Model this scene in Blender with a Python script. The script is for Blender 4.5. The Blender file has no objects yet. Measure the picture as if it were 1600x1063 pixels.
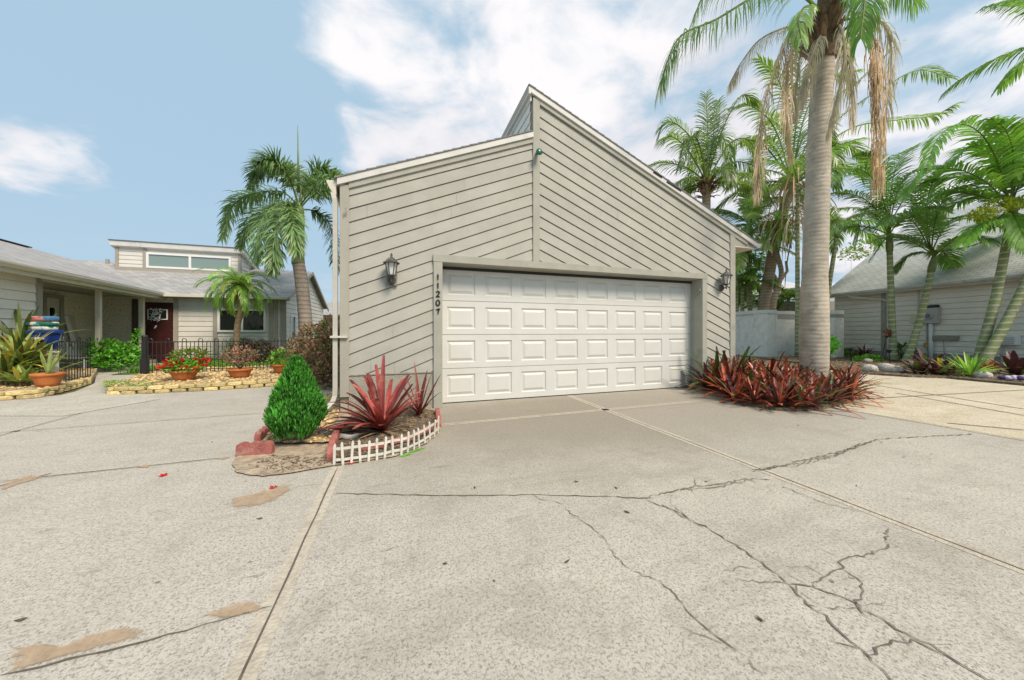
import bpy, bmesh, math, random
from mathutils import Vector, Matrix
V3 = Vector
random.seed(7)
R = math.radians
scene = bpy.context.scene
COL = scene.collection
# ------------------------------------------------------------------ camera
FPX, TH, HZ, CH = 520.0, R(18.4), 518.0, 1.145
cam_d = bpy.data.cameras.new('camera'); cam = bpy.data.objects.new('camera', cam_d); COL.objects.link(cam)
cam.location = (0, 0, CH); cam.rotation_euler = (R(90), 0, -TH)
cam_d.sensor_width = 36; cam_d.lens = FPX/1600*36; cam_d.shift_y = (HZ-531.5)/1600
cam_d.clip_start = .05; cam_d.clip_end = 2000
scene.camera = cam
_s, _c = math.sin(TH), math.cos(TH)
def ray(px, py=HZ):
    X = (px-800)/FPX
    return V3((X*_c+_s, -X*_s+_c, (HZ-py)/FPX))
def W(px, py, Z): return V3((0, 0, CH)) + ray(px, py)*Z            # point at depth Z
def G(px, py, z=0.0):                                             # point on a level surface
    d = ray(px, py); return V3((0, 0, CH)) + d*((z-CH)/d.z)
def FY(px, py, y):                                                # point on a plane y = const
    d = ray(px, py); return V3((0, 0, CH)) + d*(y/d.y)
# ------------------------------------------------------------------ light
SUN_EL, SUN_AZ = R(50), R(156)       # azimuth the light comes from, clockwise from +Y
scene.view_settings.view_transform = 'Standard'; scene.view_settings.look = 'None'
scene.view_settings.exposure = EXPOSURE = 0.66; scene.view_settings.gamma = 1
sun_d = bpy.data.lights.new('sun', 'SUN'); sun = bpy.data.objects.new('sun', sun_d); COL.objects.link(sun)
sun_d.energy = 2.9; sun_d.angle = R(22); sun_d.color = (1, .86, .72)
sun.location = (5, -9, 14)
_sd = V3((math.sin(SUN_AZ)*math.cos(SUN_EL), math.cos(SUN_AZ)*math.cos(SUN_EL), math.sin(SUN_EL)))
sun.rotation_euler = (-_sd).to_track_quat('-Z', 'Y').to_euler()

class NT:
    def __init__(s, tree): s.t = tree; s.n = tree.nodes; s.l = tree.links
    def add(s, typ, ins=None, **kw):
        n = s.n.new(typ)
        for k, v in kw.items(): setattr(n, k, v)
        for k, v in (ins or {}).items():
            sock = n.inputs[k]
            if isinstance(v, bpy.types.NodeSocket): s.l.new(v, sock)
            else: sock.default_value = v
        return n
    def math(s, op, a, b=0.0, clamp=False): return s.add('ShaderNodeMath', {0: a, 1: b}, operation=op, use_clamp=clamp).outputs[0]
    def noise(s, vec, scale, detail=4, rough=.55, dist=0):
        return s.add('ShaderNodeTexNoise', {'Vector': vec, 'Scale': scale, 'Detail': detail, 'Roughness': rough, 'Distortion': dist}).outputs['Fac']
    def ramp(s, fac, lo, hi, a=0.0, b=1.0):
        n = s.add('ShaderNodeMapRange', {0: fac, 1: lo, 2: hi, 3: a, 4: b}); n.interpolation_type = 'SMOOTHSTEP'; return n.outputs[0]
    def mix(s, fac, a, b, typ='MIX'):
        n = s.add('ShaderNodeMix', None, data_type='RGBA', blend_type=typ)
        for i, v in ((0, fac), (6, a), (7, b)):
            if isinstance(v, bpy.types.NodeSocket): s.l.new(v, n.inputs[i])
            else: n.inputs[i].default_value = v if i == 0 else (tuple(v)+(1,))[:4]
        return n.outputs[2]
    def dot(s, v, d): return s.add('ShaderNodeVectorMath', {0: v, 1: tuple(d)}, operation='DOT_PRODUCT').outputs['Value']

world = bpy.data.worlds.new('World'); scene.world = world; world.use_nodes = True
wt = NT(world.node_tree); wt.n.clear()
sky = wt.add('ShaderNodeTexSky', sky_type='NISHITA', sun_disc=False, sun_elevation=SUN_EL, sun_rotation=SUN_AZ, air_density=1.0, dust_density=.6, ozone_density=1.2)
gdir = wt.add('ShaderNodeTexCoord').outputs['Generated']
sep = wt.add('ShaderNodeSeparateXYZ', {0: gdir})
zc = wt.math('MAXIMUM', sep.outputs[2], .02)
zz = wt.math('ADD', zc, .22)
pl = wt.add('ShaderNodeCombineXYZ', {0: wt.math('DIVIDE', sep.outputs[0], zz), 1: wt.math('DIVIDE', sep.outputs[1], zz), 2: zc}).outputs[0]
n1 = wt.noise(pl, 3.4, 9, .58, .3)
n2 = wt.noise(pl, .8, 4, .5)
# where the larger cumulus stand in the sky: (direction through the place, angular radius, weight)
blobs = [((120,245),.15,.42), ((85,250),.09,.2), ((165,255),.08,.2), ((560,90),.26,.28), ((700,140),.3,.4), ((860,130),.34,.44), ((1010,140),.36,.44), ((1150,160),.3,.34), ((930,230),.3,.3),
         ((540,225),.14,.26), ((440,45),.14,.2), ((590,25),.16,.2), ((640,250),.25,.2), ((1440,240),.3,.34), ((1560,230),.3,.34), ((1540,20),.25,.26), ((1330,260),.3,.3), ((0,238),.07,.3), ((760,330),.3,.2), ((-700,100),.7,.3), ((120,60),.62,-.42), ((330,200),.3,-.25), ((600,165),.09,-.22), ((1180,60),.16,-.24), ((1480,110),.17,-.26), ((1400,40),.16,-.16), ((20,380),.4,-.2), ((1560,320),.2,-.1)]
acc = 0.0
for (p, r, wgt) in blobs:
    d = ray(*p).normalized()
    acc = wt.math('ADD', wt.ramp(wt.dot(gdir, d), math.cos(r), 1.0, 0, wgt*(1 if wgt < 0 or r < .2 else .8)), acc)
acc = wt.math('MINIMUM', acc, .30)
dens = wt.math('ADD', wt.math('MULTIPLY', n1, 1.15), wt.math('ADD', acc, wt.math('MULTIPLY', n2, .12)))
mask = wt.ramp(dens, .70, 1.06)
shade = wt.noise(pl, 1.7, 5, .5)
ccol = wt.mix(wt.ramp(shade, .36, .62), (.72,.705,.745), (.92,.885,.885))
hazeb = wt.ramp(sep.outputs[2], .0, .34, 1, 0)          # the low band of grey-blue cloud near the horizon
SKY_STRENGTH = .10
skyc = wt.mix(1.0, sky.outputs[0], (SKY_STRENGTH*1.0,)*3, 'MULTIPLY')
skyc = wt.mix(.9, skyc, (.395, .56, .70))
skyc = wt.mix(wt.math('MULTIPLY', hazeb, .55), skyc, (.42, .56, .67))
lowc = wt.ramp(wt.noise(wt.add('ShaderNodeMapping', {'Vector': gdir, 'Scale': (2,2,14)}).outputs[0], 1.6, 5, .5), .5, .75)
skyc = wt.mix(wt.math('MULTIPLY', wt.math('MULTIPLY', lowc, hazeb), .5), skyc, (.60,.67,.74))
tot = wt.mix(wt.math('MULTIPLY', mask, .93), skyc, ccol)
tot = wt.mix(1.0, tot, (10.0/1.38,)*3, 'MULTIPLY')
bg = wt.add('ShaderNodeBackground', {'Color': tot, 'Strength': SKY_STRENGTH})
wt.l.new(bg.outputs[0], wt.add('ShaderNodeOutputWorld').inputs[0])
try: world.cycles.sampling_method = 'MANUAL'; world.cycles.sample_map_resolution = 512
except Exception: pass

# ------------------------------------------------------------------ mesh builder
class MB:
    def __init__(s): s.v = []; s.f = []; s.m = []; s.a = []; s.uv = []
    def face(s, pts, mi=0, a=.5, uv=None):
        i = len(s.v); s.v += [V3(p) for p in pts]; s.f.append(list(range(i, i+len(pts)))); s.m.append(mi); s.a.append(a); s.uv.append(uv)
    def uvquad(s, a, b, c, d, mi=0):
        a, b, c, d = map(V3, (a, b, c, d)); u = (b-a).normalized(); n = u.cross(d-a).normalized(); w = n.cross(u)
        s.face((a, b, c, d), mi, .5, [((p-a).dot(u), (p-a).dot(w)) for p in (a, b, c, d)])
    def hexa(s, p, mi=0, a=.5):                    # p: 4 bottom (ccw) + 4 top
        i = len(s.v); s.v += [V3(q) for q in p]
        for q in ((3,2,1,0), (4,5,6,7), (0,1,5,4), (1,2,6,5), (2,3,7,6), (3,0,4,7)):
            s.f.append([i+k for k in q]); s.m.append(mi); s.a.append(a); s.uv.append(None)
    def box(s, x0, x1, y0, y1, z0, z1, mi=0, a=.5):
        s.hexa([(x0,y0,z0),(x1,y0,z0),(x1,y1,z0),(x0,y1,z0),(x0,y0,z1),(x1,y0,z1),(x1,y1,z1),(x0,y1,z1)], mi, a)
    def frame(s, o, ux, uy, uz, x0, x1, y0, y1, z0, z1, mi=0, a=.5):   # box in a local frame
        o, ux, uy, uz = map(V3, (o, ux, uy, uz))
        P = lambda x, y, z: o+ux*x+uy*y+uz*z
        s.hexa([P(x0,y0,z0),P(x1,y0,z0),P(x1,y1,z0),P(x0,y1,z0),P(x0,y0,z1),P(x1,y0,z1),P(x1,y1,z1),P(x0,y1,z1)], mi, a)
    def beam(s, p, q, w, h, up=(0,0,1), mi=0, a=.5):
        p, q = V3(p), V3(q); t = (q-p).normalized(); sd = t.cross(V3(up)).normalized(); u = sd.cross(t)
        s.hexa([p-sd*w/2-u*h/2, p+sd*w/2-u*h/2, q+sd*w/2-u*h/2, q-sd*w/2-u*h/2, p-sd*w/2+u*h/2, p+sd*w/2+u*h/2, q+sd*w/2+u*h/2, q-sd*w/2+u*h/2], mi, a)
    def prism(s, poly, vec, mi=0, a=.5):           # planar polygon pushed along vec
        vec = V3(vec); b = [V3(p) for p in poly]; t = [p+vec for p in b]; n = len(b); i = len(s.v); s.v += b+t
        fs = [list(range(i+n-1, i-1, -1)), list(range(i+n, i+2*n))] + [[i+k, i+(k+1) % n, i+n+(k+1) % n, i+n+k] for k in range(n)]
        for q in fs: s.f.append(q); s.m.append(mi); s.a.append(a); s.uv.append(None)
    def tube(s, pts, rad, n=8, mi=0, a=.5, cap=True):
        pts = [V3(p) for p in pts]; k = len(pts)
        if not isinstance(rad, (list, tuple)): rad = [rad]*k
        i0 = len(s.v); ref = None
        for j, p in enumerate(pts):
            t = (pts[min(j+1, k-1)]-pts[max(j-1, 0)]).normalized()
            if ref is None: ref = t.orthogonal().normalized()
            ref = (ref - t*ref.dot(t)).normalized(); b = t.cross(ref)
            for q in range(n):
                an = 2*math.pi*q/n; s.v.append(p+(ref*math.cos(an)+b*math.sin(an))*rad[j])
        for j in range(k-1):
            for q in range(n):
                s.f.append([i0+j*n+q, i0+j*n+(q+1) % n, i0+(j+1)*n+(q+1) % n, i0+(j+1)*n+q]); s.m.append(mi); s.a.append(a); s.uv.append(None)
        if cap:
            for fc in ([i0+q for q in range(n)][::-1], [i0+(k-1)*n+q for q in range(n)]): s.f.append(fc); s.m.append(mi); s.a.append(a); s.uv.append(None)
    def lathe(s, o, prof, n=20, mi=0, a=.5):
        o = V3(o); i0 = len(s.v)
        for (r, z) in prof:
            for q in range(n): s.v.append(o+V3((r*math.cos(2*math.pi*q/n), r*math.sin(2*math.pi*q/n), z)))
        for j in range(len(prof)-1):
            for q in range(n): s.f.append([i0+j*n+q, i0+j*n+(q+1) % n, i0+(j+1)*n+(q+1) % n, i0+(j+1)*n+q]); s.m.append(mi); s.a.append(a); s.uv.append(None)
    def strip(s, pts, ws, side, mi=0, a=.5, fold=0.0):  # leaf blade; side: width direction (one vector, or one per point)
        i0 = len(s.v); k = len(pts)
        for j, p in enumerate(pts):
            sd = side[j] if isinstance(side, list) else side
            if fold:
                t = (pts[min(j+1, k-1)]-pts[max(j-1, 0)]); nn = t.cross(sd); nn = nn.normalized() if nn.length > 1e-9 else V3((0,0,1))
                s.v += [p-sd*ws[j]+nn*ws[j]*fold, p.copy(), p+sd*ws[j]+nn*ws[j]*fold]
            else: s.v += [p-sd*ws[j], p+sd*ws[j]]
        m = 3 if fold else 2
        for j in range(k-1):
            for q in range(m-1):
                b = i0+j*m+q; s.f.append([b, b+1, b+m+1, b+m]); s.m.append(mi); s.a.append(a); s.uv.append(None)
    def blob(s, c, r, mi=0, a=.5, seg=6, jit=.2, rz=0):  # pebble / rock
        c = V3(c); rings = max(3, seg//2+1); i0 = len(s.v); ph = random.random()*9
        for j in range(rings+1):
            th = math.pi*j/rings
            for q in range(seg):
                an = 2*math.pi*q/seg+rz
                k = 1+jit*(random.random()-.5)*(0 if j in (0, rings) else 1)
                x, y, z = math.sin(th)*math.cos(2*math.pi*q/seg)*r[0]*k, math.sin(th)*math.sin(2*math.pi*q/seg)*r[1]*k, math.cos(th)*r[2]*(1 if j in (0, rings) else k)
                s.v.append(c+V3((x*math.cos(rz)-y*math.sin(rz), x*math.sin(rz)+y*math.cos(rz), z)))
        for j in range(rings):
            for q in range(seg): s.f.append([i0+j*seg+q, i0+(j+1)*seg+q, i0+(j+1)*seg+(q+1) % seg, i0+j*seg+(q+1) % seg]); s.m.append(mi); s.a.append(a); s.uv.append(None)
    def build(s, name, mats, parent=None, smooth=False, bevel=0):
        off = V3(parent['_o']) if parent is not None and '_o' in parent else V3((0,0,0))
        me = bpy.data.meshes.new(name); me.from_pydata([v-off for v in s.v], [], s.f)
        for m in (mats if isinstance(mats, (list, tuple)) else [mats]): me.materials.append(m)
        me.polygons.foreach_set('material_index', s.m)
        at = me.attributes.new('tone', 'FLOAT', 'FACE'); at.data.foreach_set('value', s.a)
        if any(u is not None for u in s.uv):
            uvl = me.uv_layers.new(name='UVMap'); k = 0
            for fc, u in zip(s.f, s.uv):
                for q in range(len(fc)): uvl.data[k].uv = u[q] if u else (0, 0); k += 1
        if smooth: me.polygons.foreach_set('use_smooth', [True]*len(s.f))
        me.update(); o = bpy.data.objects.new(name, me); COL.objects.link(o)
        if parent is not None:
            o.parent = parent
            if '_o' in parent: o['_o'] = list(parent['_o'])
        if bevel:
            b = o.modifiers.new('bevel', 'BEVEL'); b.width = bevel; b.segments = 2; b.limit_method = 'ANGLE'; b.harden_normals = False
        return o

def tag(o, label, cat=None, group=None, kind=None):
    if label: o['label'] = label
    if cat: o['category'] = cat
    if group: o['group'] = group
    if kind: o['kind'] = kind
    return o
def thing(name, label, cat, loc=(0,0,0), group=None):
    o = bpy.data.objects.new(name, None); COL.objects.link(o); o.location = loc; o['_o'] = list(loc); o.empty_display_size = .1
    return tag(o, label, cat, group)
def struct(name, mb, mats, smooth=False, kind='structure', label=None, bevel=0):
    o = mb.build(name, mats, None, smooth, bevel); o['kind'] = kind
    if label: o['label'] = label
    return o
def copy_tree(o, parent=None):
    c = o.copy(); COL.objects.link(c)
    if parent is not None: c.parent = parent
    for ch in list(o.children): copy_tree(ch, c)
    return c

# ------------------------------------------------------------------ materials
def mat(name, col, rough=.6, var=.12, scale=6, bump=0, bscale=80, tone=0, spec=.35, metal=0, trans=0, col2=None, c2s=1.5, c2r=(.5,.65), vec=None):
    m = bpy.data.materials.new(name); m.use_nodes = True; t = NT(m.node_tree); t.n.clear()
    tc = t.add('ShaderNodeTexCoord').outputs['Object']
    if vec: tc = t.add('ShaderNodeMapping', {'Vector': tc, 'Scale': vec}).outputs[0]
    n = t.noise(tc, scale, 6, .6)
    c = t.mix(t.ramp(n, .25, .75), [v*(1-var) for v in col], [v*(1+var) for v in col])
    if col2: c = t.mix(t.ramp(t.noise(tc, c2s, 6, .62), *c2r), c, col2)
    if tone:
        a = t.add('ShaderNodeAttribute', None, attribute_name='tone').outputs['Fac']
        k = t.math('ADD', t.math('MULTIPLY', a, 2*tone), 1-tone)
        c = t.mix(1.0, c, t.add('ShaderNodeCombineXYZ', {0: k, 1: k, 2: k}).outputs[0], 'MULTIPLY')
    ins = {'Base Color': c, 'Roughness': rough, 'Specular IOR Level': spec, 'Metallic': metal}
    if bump:
        bn = t.noise(tc, bscale, 5, .6)
        ins['Normal'] = t.add('ShaderNodeBump', {'Height': bn, 'Strength': min(1, bump*2), 'Distance': .01*bump*4}).outputs[0]
    p = t.add('ShaderNodeBsdfPrincipled', ins); out = p.outputs[0]
    if trans:
        tr = t.add('ShaderNodeBsdfTranslucent', {'Color': t.mix(1.0, c, (1.3,1.4,.8), 'MULTIPLY')})
        out = t.add('ShaderNodeMixShader', {0: trans, 1: p.outputs[0], 2: tr.outputs[0]}).outputs[0]
    t.l.new(out, t.add('ShaderNodeOutputMaterial').inputs[0])
    return m

def concrete(name, base, stain, dirt=None, yellow=0):
    m = bpy.data.materials.new(name); m.use_nodes = True; t = NT(m.node_tree); t.n.clear()
    tc = t.add('ShaderNodeTexCoord').outputs['Object']
    big = t.noise(tc, .55, 7, .62, .4)
    mp = t.add('ShaderNodeMapping', {'Vector': tc, 'Rotation': (0,0,R(28)), 'Scale': (.5,2.6,1)}).outputs[0]
    streak = t.noise(mp, 1.1, 8, .68, .6)
    c = t.mix(t.ramp(big, .34, .68), base, [b*.86 for b in base])
    c = t.mix(t.math('MULTIPLY', t.ramp(streak, .48, .70), .6), c, stain)
    mot = t.noise(tc, 2.6, 10, .76, .8)
    c = t.mix(t.math('MULTIPLY', t.ramp(mot, .50, .62), .5), c, stain)
    c = t.mix(t.math('MULTIPLY', t.ramp(mot, .46, .34), .35), c, [min(.8, b*1.18) for b in base])
    # worn dirt where cars stand before the garage door and the grit that scuffs it
    if dirt:
        d = t.add('ShaderNodeVectorMath', {0: tc, 1: (3.0, 3.9, 0)}, operation='SUBTRACT').outputs[0]
        d = t.add('ShaderNodeVectorMath', {0: d, 1: (.27,.62,0)}, operation='MULTIPLY').outputs[0]
        dl = t.add('ShaderNodeVectorMath', {0: d}, operation='LENGTH').outputs['Value']
        dm = t.math('MULTIPLY', t.ramp(t.math('ADD', dl, t.math('MULTIPLY', t.noise(tc, 1.7, 7, .65), .9)), .85, 1.9, 1, 0), .9)
        c = t.mix(dm, c, dirt)
    sx = t.add('ShaderNodeSeparateXYZ', {0: tc})                   # each slab was poured apart and has aged to its own tone
    if dirt:
        c = t.mix(t.math('MULTIPLY', t.math('LESS_THAN', sx.outputs[0], -.485), .30), c, (.525,.485,.415))
        c = t.mix(t.math('MULTIPLY', t.math('GREATER_THAN', sx.outputs[0], 2.83), .22), c, (.52,.487,.42))
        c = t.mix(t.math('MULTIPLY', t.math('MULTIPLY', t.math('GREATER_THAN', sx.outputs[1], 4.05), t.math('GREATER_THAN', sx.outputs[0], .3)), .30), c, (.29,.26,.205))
    vo = t.add('ShaderNodeTexVoronoi', {'Vector': tc, 'Scale': 85.0, 'Randomness': 1.0})
    fine = t.noise(tc, 75, 4, .75)
    med = t.noise(tc, 9, 6, .7)
    g2 = t.math('ADD', t.math('MULTIPLY', t.noise(tc, 120, 4, .8), .62), t.math('MULTIPLY', t.noise(tc, 33, 6, .8), .38))
    c = t.mix(t.math('MULTIPLY', t.ramp(g2, .51, .58), .66), c, [b*.42 for b in base])
    c = t.mix(t.math('MULTIPLY', t.ramp(g2, .47, .33), .4), c, [min(.8, b*1.4) for b in base])
    c = t.mix(t.math('MULTIPLY', t.ramp(fine, .52, .60), .7), c, [b*.36 for b in base])
    vd = t.add('ShaderNodeTexVoronoi', {'Vector': tc, 'Scale': 95.0, 'Randomness': 1.0})
    c = t.mix(t.math('MULTIPLY', t.ramp(vd.outputs['Distance'], .1, .22, 1, 0), t.ramp(t.noise(tc, 3.1, 5, .6), .4, .6, .25, .85)), c, (.12,.105,.08))
    c = t.mix(t.math('MULTIPLY', t.ramp(vo.outputs['Distance'], .0, .35, 1, 0), .3), c, [min(.8, b*1.42) for b in base])
    c = t.mix(t.math('MULTIPLY', t.ramp(med, .52, .66), .35), c, [b*.6 for b in base])
    pit = t.math('MULTIPLY', t.ramp(t.noise(tc, 27, 3, .5), .66, .74), t.ramp(t.noise(tc, 1.3, 4, .6), .42, .6))
    c = t.mix(t.math('MULTIPLY', pit, .75), c, (.09,.08,.062))
    mp3 = t.add('ShaderNodeMapping', {'Vector': tc, 'Rotation': (0,0,R(24)), 'Scale': (.35,1.6,1)}).outputs[0]
    scf = t.math('MULTIPLY', t.ramp(t.noise(mp3, 10, 7, .75, .5), .56, .68), t.ramp(t.noise(mp3, .9, 4, .6), .5, .64))
    c = t.mix(t.math('MULTIPLY', scf, .72), c, (.11,.098,.08))
    h = t.math('ADD', t.math('MULTIPLY', fine, -.6), t.math('ADD', t.math('MULTIPLY', med, .6), t.math('MULTIPLY', pit, -.8)))
    bp = t.add('ShaderNodeBump', {'Height': h, 'Strength': .3, 'Distance': .012}).outputs[0]
    p = t.add('ShaderNodeBsdfPrincipled', {'Base Color': c, 'Roughness': .88, 'Specular IOR Level': .2, 'Normal': bp})
    t.l.new(p.outputs[0], t.add('ShaderNodeOutputMaterial').inputs[0]); return m

def shingle(name, a, b):
    m = bpy.data.materials.new(name); m.use_nodes = True; t = NT(m.node_tree); t.n.clear()
    uv = t.add('ShaderNodeTexCoord').outputs['UV']; tc = t.add('ShaderNodeTexCoord').outputs['Object']
    br = t.add('ShaderNodeTexBrick', {'Vector': uv, 'Color1': a+(1,), 'Color2': b+(1,), 'Mortar': tuple(v*.45 for v in a)+(1,), 'Scale': 1.0, 'Mortar Size': .008, 'Brick Width': .26, 'Row Height': .14, 'Bias': 0.0}, offset=.5)
    c = t.mix(t.math('MULTIPLY', t.ramp(t.noise(tc, 1.2, 6, .65), .4, .7), .45), br.outputs['Color'], [v*.75 for v in a])
    c = t.mix(t.math('MULTIPLY', t.ramp(t.noise(tc, 90, 3, .6), .4, .6), .35), c, [v*.6 for v in a])
    bp = t.add('ShaderNodeBump', {'Height': br.outputs['Fac'], 'Strength': .6, 'Distance': -.01}).outputs[0]
    p = t.add('ShaderNodeBsdfPrincipled', {'Base Color': c, 'Roughness': .9, 'Specular IOR Level': .2, 'Normal': bp})
    t.l.new(p.outputs[0], t.add('ShaderNodeOutputMaterial').inputs[0]); return m

def ringed(name, col, ring, freq, amt=.8, blotch=None, rough=.8, thin=(.62,.8)):
    m = bpy.data.materials.new(name); m.use_nodes = True; t = NT(m.node_tree); t.n.clear()
    tc = t.add('ShaderNodeTexCoord').outputs['Object']
    wv = t.add('ShaderNodeTexWave', {'Vector': tc, 'Scale': freq, 'Distortion': 2.6, 'Detail': 4.0, 'Detail Scale': 1.1}, wave_type='BANDS', bands_direction='Z').outputs['Fac']
    big = t.noise(tc, 3, 6, .65); fine = t.noise(t.add('ShaderNodeMapping', {'Vector': tc, 'Scale': (9,9,60)}).outputs[0], 1, 5, .7)
    c = t.mix(t.ramp(big, .3, .7), [v*.78 for v in col], [v*1.2 for v in col])
    if blotch: c = t.mix(t.ramp(t.noise(tc, 5, 5, .6), .52, .66), c, blotch)
    c = t.mix(t.math('MULTIPLY', t.ramp(fine, .5, .7), .45), c, [v*.5 for v in col])
    c = t.mix(t.math('MULTIPLY', t.ramp(wv, *thin), amt), c, ring)
    bp = t.add('ShaderNodeBump', {'Height': t.math('ADD', wv, t.math('MULTIPLY', fine, .8)), 'Strength': .3, 'Distance': .012}).outputs[0]
    p = t.add('ShaderNodeBsdfPrincipled', {'Base Color': c, 'Roughness': rough, 'Specular IOR Level': .25, 'Normal': bp})
    t.l.new(p.outputs[0], t.add('ShaderNodeOutputMaterial').inputs[0]); return m

def glass(name, col, rough=.04):
    m = bpy.data.materials.new(name); m.use_nodes = True; t = NT(m.node_tree)
    p = t.n['Principled BSDF']; p.inputs['Base Color'].default_value = col+(1,); p.inputs['Roughness'].default_value = rough; p.inputs['Specular IOR Level'].default_value = .9
    return m

m_side = mat('siding_paint', (.40,.38,.31), .7, .06, 2.2, .25, 160, col2=(.30,.285,.225), c2s=.9, c2r=(.5,.75))
m_trim = mat('trim_paint', (.36,.355,.295), .65, .07, 5, .25, 90, col2=(.29,.275,.22), c2s=3, c2r=(.56,.72))
m_peel = mat('peeling_trim_paint', (.37,.355,.295), .7, .07, 5, .3, 90, col2=(.20,.185,.15), c2s=7, c2r=(.6,.7), vec=(1,1,.45))
m_fascia = mat('white_fascia_paint', (.60,.59,.55), .55, .07, 4, .1, 60, col2=(.42,.40,.35), c2s=3, c2r=(.56,.75))
m_door = mat('garage_door_paint', (.60,.60,.555), .5, .035, 2.5, .08, 200, col2=(.54,.535,.485), c2s=1.3, c2r=(.55,.8))
m_stucco = mat('foundation_stucco', (.40,.385,.315), .85, .1, 5, .6, 70)
m_dark = mat('dark_gap', (.02,.02,.018), .9, .1)
m_seal = mat('rubber_door_seal', (.03,.03,.03), .7, .1)
m_shing = shingle('grey_shingle', (.33,.325,.32), (.48,.47,.455))
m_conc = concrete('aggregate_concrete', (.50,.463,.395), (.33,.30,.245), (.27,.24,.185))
m_conc2 = concrete('pale_yellow_concrete', (.66,.58,.43), (.46,.38,.26))
m_path = concrete('path_concrete', (.55,.52,.44), (.42,.38,.30))
m_cedge = mat('tooled_joint_edge', (.50,.445,.355), .85, .16, 30, .4, 60, col2=(.40,.35,.27), c2s=5, c2r=(.5,.7))
m_joint = mat('joint_gap', (.115,.10,.078), .95, .3, 12)
m_crack = mat('crack_dark', (.165,.14,.105), .95, .35, 9)
m_sand = mat('bare_sand', (.47,.375,.265), .95, .25, 9, 1, 28, col2=(.30,.23,.155), c2s=11, c2r=(.48,.66))
m_soil = mat('mulch_soil', (.15,.115,.08), .95, .4, 14, 1, 40, col2=(.30,.24,.16), c2s=22, c2r=(.52,.62))
m_gravel = mat('gravel_bed', (.46,.36,.20), .9, .35, 26, 1, 30, col2=(.62,.53,.37), c2s=18, c2r=(.5,.6))
m_peb = mat('river_pebble', (.50,.36,.17), .6, .2, 12, tone=.65)
m_ground = mat('yard_earth', (.16,.14,.08), .95, .3, 1, .5, 30, col2=(.10,.14,.04), c2s=.7)
m_lawn = mat('lawn_blades', (.13,.26,.03), .7, .3, 3, tone=.5, trans=.3)
m_lawnb = mat('lawn_base', (.10,.19,.035), .9, .3, 4, .6, 60)
m_brick = mat('red_concrete_edging', (.42,.14,.115), .85, .2, 10, .5, 80, col2=(.50,.28,.24), c2s=9, c2r=(.55,.7))
m_pick = mat('white_plastic_picket', (.62,.60,.52), .5, .12, 12, col2=(.48,.45,.37), c2s=14, c2r=(.55,.7))
m_yblock = mat('yellow_split_block', (.66,.53,.25), .9, .2, 12, 1, 40, tone=.3)
m_black = mat('black_metal', (.018,.018,.02), .45, .2, 20, spec=.5)
m_terra = mat('terracotta', (.50,.165,.05), .75, .14, 7, .2, 60, col2=(.42,.20,.11), c2s=4, c2r=(.6,.75))
m_lgl = mat('frosted_lamp_glass', (.62,.63,.60), .25, .08, 12, spec=.5)
m_lmet = mat('weathered_lamp_metal', (.06,.055,.05), .55, .3, 30, spec=.4, col2=(.16,.15,.135), c2s=22, c2r=(.52,.64))
m_lbox = mat('grey_mounting_block', (.26,.25,.215), .8, .3, 30, .4, 90)
m_green = mat('green_plastic_lens', (.01,.13,.085), .25, .15, 10, spec=.6)
m_white = mat('white_vinyl', (.74,.74,.72), .4, .04, 3)
m_glass = glass('window_glass', (.10,.13,.115))
m_dglass = glass('dark_window_glass', (.012,.015,.014))
m_swood = mat('house_siding_pale', (.62,.60,.54), .7, .06, 2, .15, 120)
m_swood2 = mat('porch_siding', (.80,.745,.60), .8, .2, 22, .3, 60, col2=(.52,.48,.37), c2s=16, c2r=(.55,.66))
m_htrim = mat('house_trim_taupe', (.33,.305,.255), .7, .06, 4)
m_gut = mat('cream_gutter', (.60,.565,.465), .5, .06, 4)
m_reddoor = mat('dark_red_door', (.045,.012,.012), .35, .2, 6, spec=.5, col2=(.09,.02,.018), c2s=2, c2r=(.5,.7))
m_soff = mat('soffit_paint', (.45,.42,.35), .8, .06, 4)
m_wallw = mat('white_stucco', (.80,.77,.69), .9, .09, 5, .6, 45, col2=(.60,.585,.53), c2s=3, c2r=(.55,.7))
m_band = mat('wall_grey_band', (.36,.35,.31), .9, .08, 6, .4, 45)
m_grey = mat('grey_plastic_box', (.46,.455,.42), .55, .06, 6)
m_beige = mat('beige_plastic', (.62,.58,.40), .5, .06, 6)
m_blue = mat('blue_bin_plastic', (.012,.045,.24), .4, .12, 6, spec=.5)
m_rock = mat('pale_rock', (.50,.47,.40), .9, .3, 14, .8, 30, col2=(.25,.23,.19), c2s=12, c2r=(.52,.66))
# plants
m_red = mat('red_strap_leaf', (.27,.045,.036), .4, .4, 7, tone=.65, trans=.12, spec=.5, col2=(.40,.14,.105), c2s=6, c2r=(.5,.68))
m_brom = mat('red_bromeliad_leaf', (.42,.095,.05), .42, .35, 4, tone=.85, trans=.12, spec=.5, col2=(.13,.05,.035), c2s=3.5, c2r=(.48,.62))
m_bromo = mat('orange_bromeliad_leaf', (.42,.12,.05), .45, .3, 4, tone=.6, trans=.16, spec=.45, col2=(.34,.05,.03), c2s=3, c2r=(.5,.66))
m_bromg = mat('green_bromeliad_leaf', (.10,.17,.035), .45, .3, 5, tone=.6, trans=.15, col2=(.22,.05,.03), c2s=4, c2r=(.5,.62))
m_dry = mat('dry_leaf', (.34,.23,.13), .85, .25, 8, tone=.5, trans=.15)
m_conif = mat('arborvitae_leaf', (.072,.275,.032), .6, .25, 5, tone=.7, trans=.2)
m_stem = mat('woody_stem', (.16,.12,.085), .9, .25, 14, .5, 50)
m_palm = mat('palm_leaf_green', (.20,.335,.075), .36, .25, 3, tone=.55, trans=.42, spec=.5)
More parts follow.
